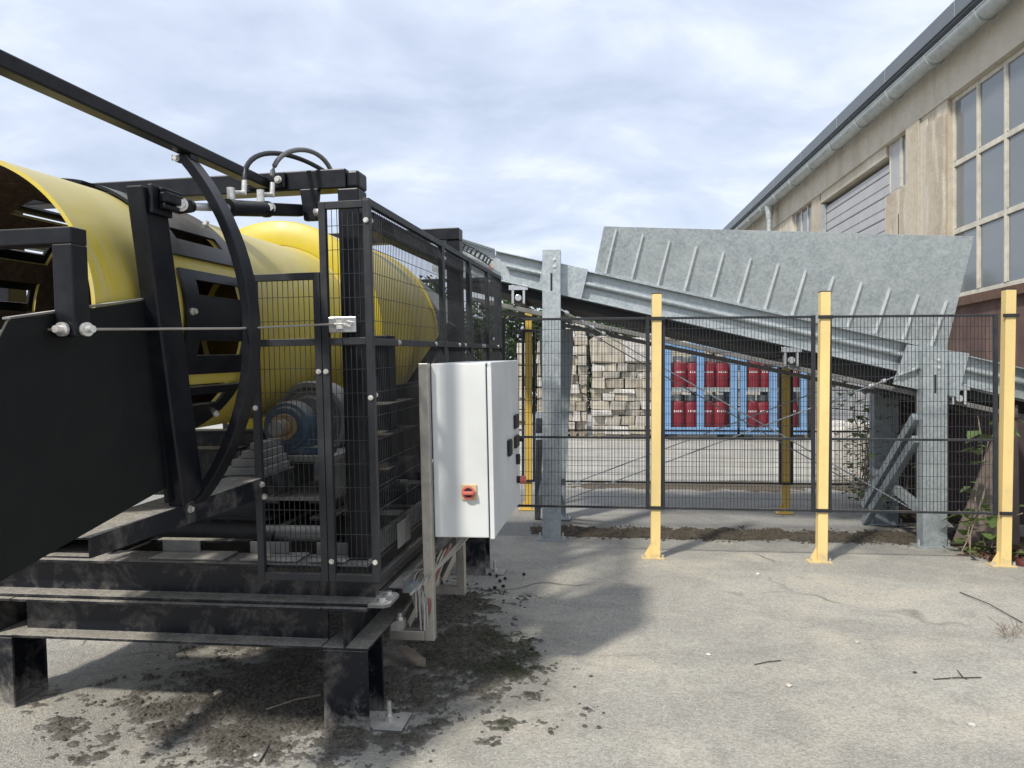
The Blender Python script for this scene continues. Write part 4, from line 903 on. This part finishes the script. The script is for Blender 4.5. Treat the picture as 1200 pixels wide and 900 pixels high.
m_ = MB().poly([(gx - .02, 5.5, gz + .335), (gx - .02, 5.5, gz + .62), (gx + .2, 5.5, gz + .66), (13, 5.5, gz + 2.6), (13, 5.5, gz + 2.3), (gx + .25, 5.5, gz + .335)], (0, 27.5, 0)); rf = B_('roof', m_, 'roofgrey')
for i in range(9): B_('roof_seam', bb(gx - .026, gx - .0205, 7.5 + i * 2.9, 7.51 + i * 2.9, gz + .34, gz + .61), 'zinc', rf)

# ------------------------------------------------------------------ things by the building foot
mb = MB().poly([(4.98, 6.95, 0), (5.45, 6.95, 0), (5.45, 7.35, 0), (4.98, 7.35, 0)], (0, 0, 2.55))
obj('concrete_pillar', mb, 'concrete', bevel=.02, label='pale concrete pillar at the right edge behind the last fence post', cat='pillar')
o = obj('steel_sheet', MB().poly([(4.40, 7.66, .02), (4.96, 7.50, .02), (4.98, 7.56, 1.40), (4.86, 7.60, 1.30)], (.0, .02, 0)), plain('dull_brown_sheet', (.19, .145, .125), .7, 0, .3, 4), label='dull brown sheet leaning by the conveyor tail beside the pillar', cat='sheet')
o = obj('steel_sheet', MB().poly([(4.3, 8.75, .02), (5.9, 8.6, .02), (5.9, 8.7, 1.75), (4.3, 8.85, 1.75)], (0, .03, 0)), plain('dark_maroon_sheet', (.045, .030, .030), .75, 0, .35, 2), label='dark maroon sheeting standing under the conveyor tail', cat='sheet')
mb = MB().lathe([(.0, 0), (.05, 0), (.055, .03), (.05, .05), (.0, .06)], n=16); o = obj('bucket_lid', mb, plain('maroon_plastic', (.10, .025, .025), .5), smooth=40, label='small maroon lid on the ground beside the right fence post', cat='lid'); o.location = (4.47, 6.72, .012)
mb = MB().poly([(0, 0, 0), (.95, 0, 0), (.95, 0, .75), (.75, 0, .95), (.35, 0, .98), (.0, 0, .80)], (0, .8, 0))
o = obj('white_block', mb, 'whiteblock', bevel=.05, label='white rounded block seen under the conveyor between fence and ivy', cat='block'); o.location = (5.25, 12.6, 0)

# ------------------------------------------------------------------ stacks of stone in the yard
def stone_mesh(seed):
    rnd = random.Random(seed); m_ = MB(); n = 3; vs = []
    import itertools
    pts = {}
    # a box with chamfered, uneven edges: 24 corner points
    def j(): return rnd.uniform(-.05, .05)
    c = .05
    for sx in (-1, 1):
        for sy in (-1, 1):
            for sz in (-1, 1):
                dx, dy, dz = j(), j(), j()
                for k_ in range(3):
                    q = [.5 * sx + dx, .5 * sy + dy, .5 * sz + dz]
                    for m2 in range(3):
                        if m2 != k_: q[m2] -= c * (sx, sy, sz)[m2]
                    pts[(sx, sy, sz, k_)] = len(vs); vs.append(q)
    fs = []
    for k_ in range(3):
        o1, o2 = (k_ + 1) % 3, (k_ + 2) % 3
        for s_ in (-1, 1):
            ring = []
            for a, b in ((-1, -1), (1, -1), (1, 1), (-1, 1)):
                q = [0, 0, 0]; q[k_] = s_; q[o1] = a; q[o2] = b; ring.append(pts[(*q, k_)])
            fs.append(tuple(ring) if s_ > 0 else tuple(ring[::-1]))
    for k_ in range(3):
        o1, o2 = (k_ + 1) % 3, (k_ + 2) % 3
        for a in (-1, 1):
            for b in (-1, 1):
                q0 = [0] * 3; q0[k_] = -1; q0[o1] = a; q0[o2] = b; q1 = list(q0); q1[k_] = 1
                f = (pts[(*q0, o1)], pts[(*q1, o1)], pts[(*q1, o2)], pts[(*q0, o2)]); fs.append(f if a * b < 0 else f[::-1])
    for sx in (-1, 1):
        for sy in (-1, 1):
            for sz in (-1, 1):
                f = tuple(pts[(sx, sy, sz, k_)] for k_ in range(3)); fs.append(f if sx * sy * sz > 0 else f[::-1])
    return m_.add(vs, fs)
SM = []
for i in range(8):
    me = mesh_of(stone_mesh(60 + i), 'stone_block'); me.materials.append(M['stones'][i % 4]); SM.append(me)
def stack(x0, x1, Y, rows, label, pallet=True, dep=1.0, seed=0):
    rnd = random.Random(seed); t = thing('stone_stack', label, 'stone stack', (x0, Y, 0), (0, 0, RAD(-4)), 'stacks of stone in the yard'); W = x1 - x0; z = .0
    if pallet:
        for xx in (.05, W * .5 - .1, W - .25): obj('pallet_block', MB().box(xx, xx + .2, 0, dep, 0, .11), 'wood', t)
        for i in range(3): obj('pallet_board', MB().box(0, W, i * dep * .42, i * dep * .42 + .14, .111, .135), 'wood', t)
        z = .14
    for h, n in rows:
        cuts = sorted([0] + [W * (i + rnd.uniform(-.28, .28)) / n for i in range(1, n)] + [W])
        for a, b in zip(cuts, cuts[1:]):
            o = bpy.data.objects.new('stone', rnd.choice(SM)); COL.objects.link(o); o.parent = t
            hh = h * rnd.uniform(.88, 1.02); o.location = ((a + b) / 2 + rnd.uniform(-.01, .01), dep / 2 + rnd.uniform(-.13, .13), z + hh / 2); o.scale = (b - a + .004, dep * rnd.uniform(.85, 1.0), hh)
            o.rotation_euler = (0, rnd.uniform(-.03, .03), rnd.uniform(-.07, .07))
        z += h
    return t
stack(2.36, 4.30, 22.4, [(.24, 4), (.30, 5), (.17, 4), (.26, 4), (.22, 6), (.14, 3), (.30, 4), (.20, 5), (.24, 6), (.80, 2)], 'tall stone stack with big slabs on top left of the blue gas rack', seed=1)
stack(4.45, 6.5, 25.0, [(.4, 3), (.42, 4), (.4, 4), (.4, 3), (.42, 3), (.9, 2), (.4, 3)], 'stone stack standing behind the first blue gas rack', seed=2)
stack(6.6, 8.4, 24.6, [(.4, 3), (.42, 4), (.4, 4), (.4, 3), (.42, 3), (.9, 2), (.3, 3)], 'stone stack standing behind the second blue gas rack', seed=3)
stack(1.45, 2.30, 23.6, [(.32, 3), (.30, 4), (.30, 3), (.25, 4), (.28, 3), (.30, 4), (.28, 3), (.32, 3), (.30, 3), (.30, 2)], 'narrow stack of small stones beside the left conveyor post', seed=4)
stack(1.62, 2.6, 27.0, [(.4, 3), (.4, 3), (.4, 3), (.4, 3), (.5, 2), (.5, 2), (.6, 2), (.4, 2)], 'stone stack half hidden behind the left conveyor post', seed=5)
stack(.20, .75, 30.0, [(.45, 2), (.45, 1), (.45, 2), (.40, 2), (.45, 1), (.45, 1), (.42, 1)], 'pale stone stack seen left of the ochre fence post', seed=6)
stack(.95, 1.4, 29.0, [(.45, 1), (.45, 2), (.45, 1), (.40, 2), (.45, 1), (.42, 1), (.5, 1)], 'slim stone stack right behind the ochre fence post', seed=7)

# ------------------------------------------------------------------ gas racks and cylinders
def gasrack(x0, x1, Y, label, posts):
    t = thing('gas_rack', label, 'gas rack', (x0, Y, 0), (0, 0, RAD(-3)), 'blue gas racks'); W = x1 - x0
    for p in posts:
        for yy in (0, .95):
            w_ = .20 if p not in (0, 1) else .17
            obj('post', MB().box(p * (W - w_), p * (W - w_) + w_, yy, yy + .12, .20, 2.78), 'blue', t, bevel=.01)
    for z0, z1, nm in ((2.60, 2.785, 'top_rail'), (.16, .36, 'bottom_rail')):
        for yy in (-.012, .97): obj(nm, MB().box(-.01, W + .01, yy, yy + .11, z0 + .002, z1), 'blue', t, bevel=.01)
    obj('shelf', MB().box(.02, W - .02, .13, .94, 1.40, 1.46), 'galv', t); obj('shelf_edge', MB().box(.18, W - .18, .06, .125, 1.38, 1.50), 'galv', t)
    obj('floor_plate', MB().box(.02, W - .02, .11, .94, .28, .33), 'galvdark', t)
    for zz in (.9, 2.05):
        obj('back_bar', MB().box(.0, W, 1.075, 1.10, zz, zz + .05), 'blue', t)
    for xx in (.1, W - .35): obj('foot', MB().box(xx, xx + .25, 0, 1.0, .012, .158), 'gasket', t, bevel=.02)
    return t
gasrack(4.38, 6.42, 22.0, 'blue steel gas rack at left, next to the stone stack', (0, .5, 1))
gasrack(6.50, 8.36, 21.85, 'blue steel gas rack at right, behind the ochre fence post', (0, .5, 1))
gm = MB().lathe([(.0, 0), (.23, 0), (.24, .02), (.262, .06), (.262, .62), (.235, .73), (.15, .79), (.06, .80), (.0, .80)], n=20); gmesh = mesh_of(gm, 'cylinder_body', 40); gmesh.materials.append(M['gasred'])
cm_ = MB().lathe([(.14, .77), (.145, .77), (.15, .93), (.145, .95), (.135, .93), (.13, .78)], n=16); cmesh = mesh_of(cm_, 'collar', 40); cmesh.materials.append(M['galv'])
vm = MB().cyl((0, 0, .80), (0, 0, .90), .03, None, 8); vm.bar((-.05, 0, .91), (.05, 0, .91), .03, .03); vmesh = mesh_of(vm, 'valve'); vmesh.materials.append(M['silver'])
lm = MB()
for i in range(5):
    a0 = -2.05 + i * .22; 
    for zz in (.46,):
        pts = [(.264 * math.cos(a), .264 * math.sin(a), z) for z in (zz, zz + .05) for a in (a0, a0 + .13)]
        lm.add([pts[0], pts[1], pts[3], pts[2]], [(0, 1, 2, 3)])
lmesh = mesh_of(lm, 'lettering'); lmesh.materials.append(plain('white_print', (.7, .68, .66), .6))
order = ['first', 'second', 'third', 'fourth']
for ri, (rx, ry, rw, rn) in enumerate(((4.38, 22.0, 2.04, 'left'), (6.50, 21.85, 1.86, 'right'))):
    for lev, zz in (('upper', 1.462), ('lower', .332)):
        for ci in range(4):
            x_ = rx + (.42, .86, 1.24, 1.68)[ci] * rw / 2.04 + (.03 if lev == 'upper' else -.02); y_ = ry + .38 + (.12 if ci % 2 else .0)
            t = thing('gas_cylinder', 'red gas cylinder, %s from left on the %s shelf of the %s blue rack' % (order[ci], lev, rn), 'gas cylinder', (x_, y_ - .05 * (x_ - rx), zz), (0, 0, .3 * ci), 'red gas cylinders')
            trees_ = [t]
            if ci % 2:
                t2 = thing('gas_cylinder', 'red gas cylinder at back of %s bay, %s shelf, %s blue rack' % ('left' if ci == 1 else 'right', lev, rn), 'gas cylinder', (x_ - .20, y_ + .42, zz), (0, 0, 1.1), 'red gas cylinders'); trees_.append(t2)
            for t, nm, me in [(q_, *z_) for q_ in trees_ for z_ in (('body', gmesh), ('collar', cmesh), ('valve', vmesh), ('lettering', lmesh))]:
                o = bpy.data.objects.new(nm, me); COL.objects.link(o); o.parent = t
                if nm == 'lettering': o.rotation_euler = (0, 0, -.3 * ci)
# ------------------------------------------------------------------ vegetation
def leafmat(name, a, b):
    k = NT(name); oi = k.n('ShaderNodeNewGeometry'); n = k.noise(3, 3, .5, 'World')
    c = k.mix(oi.outputs['Random Per Island'], a, b); c = k.mix(k.ramp(n, [(.35, 0.0), (.7, .5)]), c, tuple(x * 1.35 for x in b))
    k.set(c, .55); k.b.inputs['Subsurface Weight'].default_value = 0
    tr = k.n('ShaderNodeBsdfTranslucent'); k.l(c, tr.inputs[0]); ms = k.n('ShaderNodeMixShader'); ms.inputs[0].default_value = .25
    k.l(k.b.outputs[0], ms.inputs[1]); k.l(tr.outputs[0], ms.inputs[2]); k.l(ms.outputs[0], k.t.nodes['Material Output'].inputs[0]); return k.m
LM = [leafmat('leaf_dark', (.022, .042, .013), (.055, .090, .025)), leafmat('leaf_mid', (.032, .058, .017), (.080, .115, .034)), leafmat('leaf_pale', (.07, .11, .03), (.14, .20, .06))]
M['bark'] = plain('bark', (.09, .07, .05), .9, 0, .3, 8)
def leaf_mesh(mb, p, s, rnd):
    ax = Vector((rnd.gauss(0, 1), rnd.gauss(0, 1), rnd.gauss(0, .7))).normalized(); b_ = ax.orthogonal().normalized(); ang = rnd.uniform(0, 6.28)
    b_ = Matrix.Rotation(ang, 3, ax) @ b_; n_ = ax.cross(b_)
    mb.add([p - ax * s, p + b_ * s * .45 + n_ * s * .12, p + ax * s, p - b_ * s * .45 + n_ * s * .12], [(0, 1, 2, 3)])
def tree(x, y, h, rx, label, seed, leaves=3800, ls=.16, mat=0, group='trees along the far edge of the yard'):
    rnd = random.Random(seed); t = thing('tree', label, 'tree', (x, y, 0), (0, 0, 0), group)
    m_ = MB(); m_.tube([(0, 0, 0), (.08, .05, h * .3), (-.05, .1, h * .6), (0, 0, h * .85)], .14 * h / 7, 8)
    cl = []
    for i in range(26):
        a = rnd.uniform(0, 6.28); zz = rnd.uniform(.22, .95); rr = rx * math.sin(math.pi * min(1, (zz - .05) ** .8)) * rnd.uniform(.35, 1.0)
        c = Vector((math.cos(a) * rr, math.sin(a) * rr, zz * h)); cl.append((c, rnd.uniform(.5, 1.05) * rx * .42)); 
        if i < 9: m_.tube([(0, 0, c.z * .6), c * .55 + Vector((0, 0, c.z * .3)), c], .035 * h / 7, 5)
    obj('trunk', m_, 'bark', t)
    l_ = MB()
    for i in range(leaves):
        c, r = rnd.choice(cl); d_ = Vector((rnd.gauss(0, 1), rnd.gauss(0, 1), rnd.gauss(0, 1))).normalized() * r * rnd.uniform(.45, 1.05) ** .6
        leaf_mesh(l_, c + Vector((d_.x, d_.y, d_.z * .8)), ls * rnd.uniform(.6, 1.3), rnd)
    obj('crown', l_, LM[mat], t); return t
for i, (u, Y, h, rx, mt, lab) in enumerate([
        (505, 44, 7.6, 2.4, 0, 'dark tree showing between cage and drum'), (575, 43, 6.3, 2.6, 1, 'bushy tree just right of the guard cage'), (618, 41, 6.4, 2.6, 0, 'dense tree behind the ochre fence post'),
        (668, 42, 6.2, 2.6, 1, 'leafy tree behind the left conveyor post'), (722, 42, 5.8, 2.7, 0, 'low dark tree above the tall stone stack'), (780, 43, 5.7, 2.7, 1, 'tree hidden mostly by the conveyor over the first gas rack'), (540, 47, 6.0, 2.8, 0, 'tree dimly seen through the far end of the guard cage')]):
    tree((u - 600) / 900 * Y, Y, h, rx, lab, 100 + i, mat=mt)
m_ = MB(); rnd = random.Random(9)
for i in range(9000): leaf_mesh(m_, Vector((rnd.uniform(-16, 10), 46 + rnd.gauss(0, .8), abs(rnd.gauss(0, 1.4)) * 1.1)), rnd.uniform(.10, .24), rnd)
obj('hedge', m_, LM[0], kind='stuff', label='dark hedge closing the far edge of the yard', cat='hedge')
# trees beyond the left edge, mirrored in the workshop panes
for i, (x, y, h, lab) in enumerate(((-17, 50, 10.5, 'tall tree mirrored in the nearest lower workshop panes'), (-23, 57, 11, 'tall tree far behind the drum, second of the mirrored row'), (-29, 65, 12, 'tall tree far behind the drum, third of the mirrored row'), (-36, 74, 13, 'tall tree far behind the drum, farthest of the mirrored row'))):
    tree(x, y, h, 4.2, lab, 130 + i, 3200, .38, 0, 'tall trees behind the machine')
def climber(name, base, top, n, ls, mat, seed, label, cat, spread=.12, stems=3, stemmat='wood', lw=.5):
    rnd = random.Random(seed); t = thing(name, label, cat, base); b = Vector(base); tp = Vector(top) - b; m_ = MB(); l_ = MB()
    for s_ in range(stems):
        off = Vector((rnd.gauss(0, spread), rnd.gauss(0, spread), 0)); pts = [tp * k_ / 6 + off * (k_ / 6) + Vector((rnd.gauss(0, .03), rnd.gauss(0, .03), 0)) for k_ in range(7)]; m_.tube(pts, .006, 5)
        for i in range(n // stems):
            k_ = rnd.uniform(.05, 1); p = tp * k_ + off * k_ + Vector((rnd.gauss(0, spread), rnd.gauss(0, spread), rnd.gauss(0, .04)))
            s = ls * rnd.uniform(.55, 1.2); a = rnd.uniform(0, 6.28); d = Vector((math.cos(a), math.sin(a), rnd.uniform(-.5, .2))).normalized(); w_ = d.cross(Vector((0, 0, 1))).normalized() * lw * s
            up = Vector((0, 0, .12 * s)); l_.add([p, p + d * s * .45 + w_ + up, p + d * s * .8 + w_ * .7, p + d * s * 1.25 - up, p + d * s * .8 - w_ * .7, p + d * s * .45 - w_ + up, p + d * s * .5 - up * .3], [(0, 1, 6), (1, 2, 6), (2, 3, 6), (3, 4, 6), (4, 5, 6), (5, 0, 6)])
    obj('stem', m_, stemmat, t); obj('foliage', l_, mat, t, smooth=50); return t
climber('broadleaf_weed', (4.24, 7.12, .0), (4.30, 7.06, 1.30), 40, .12, LM[2], 1, 'tall broad leaved weed left of the right fence post', 'weed', .09)
climber('broadleaf_weed', (4.42, 7.25, .0), (4.35, 7.2, .42), 26, .15, LM[2], 2, 'low bright green weed at the foot of the brown sheet', 'weed', .14)
climber('broadleaf_weed', (4.92, 6.85, .0), (4.94, 6.80, 1.15), 16, .09, LM[2], 3, 'green weed climbing the concrete pillar', 'weed', .05)
climber('ivy', (4.58, 10.0, 0), (4.62, 9.95, 1.75), 260, .09, LM[2], 4, 'green ivy hanging behind the far conveyor post', 'ivy', .16, 5)
climber('ivy', (4.55, 8.5, 0), (4.62, 8.45, 1.6), 320, .08, LM[1], 5, 'dark ivy on the maroon sheeting', 'ivy', .28, 5)
dry = leafmat('dry_leaf', (.20, .15, .08), (.34, .27, .16))
climber('dry_vine', (4.12, 9.0, .25), (4.28, 8.8, 1.15), 300, .07, dry, 6, 'dry straw coloured vine hanging behind the conveyor post', 'vine', .17, 7, lw=.22)
m_ = MB(); rnd = random.Random(31)
for i in range(260):
    x, y = 4.55 + rnd.gauss(0, .16), 7.05 + rnd.gauss(0, .14); leaf_mesh(m_, Vector((x, y, .015 + abs(rnd.gauss(0, .02)))), rnd.uniform(.02, .045), rnd)
obj('leaf_litter', m_, plain('dead_leaf', (.11, .055, .03), .8, 0, .4, 30), kind='stuff', label='dead brown leaves heaped behind the right fence post', cat='leaves')
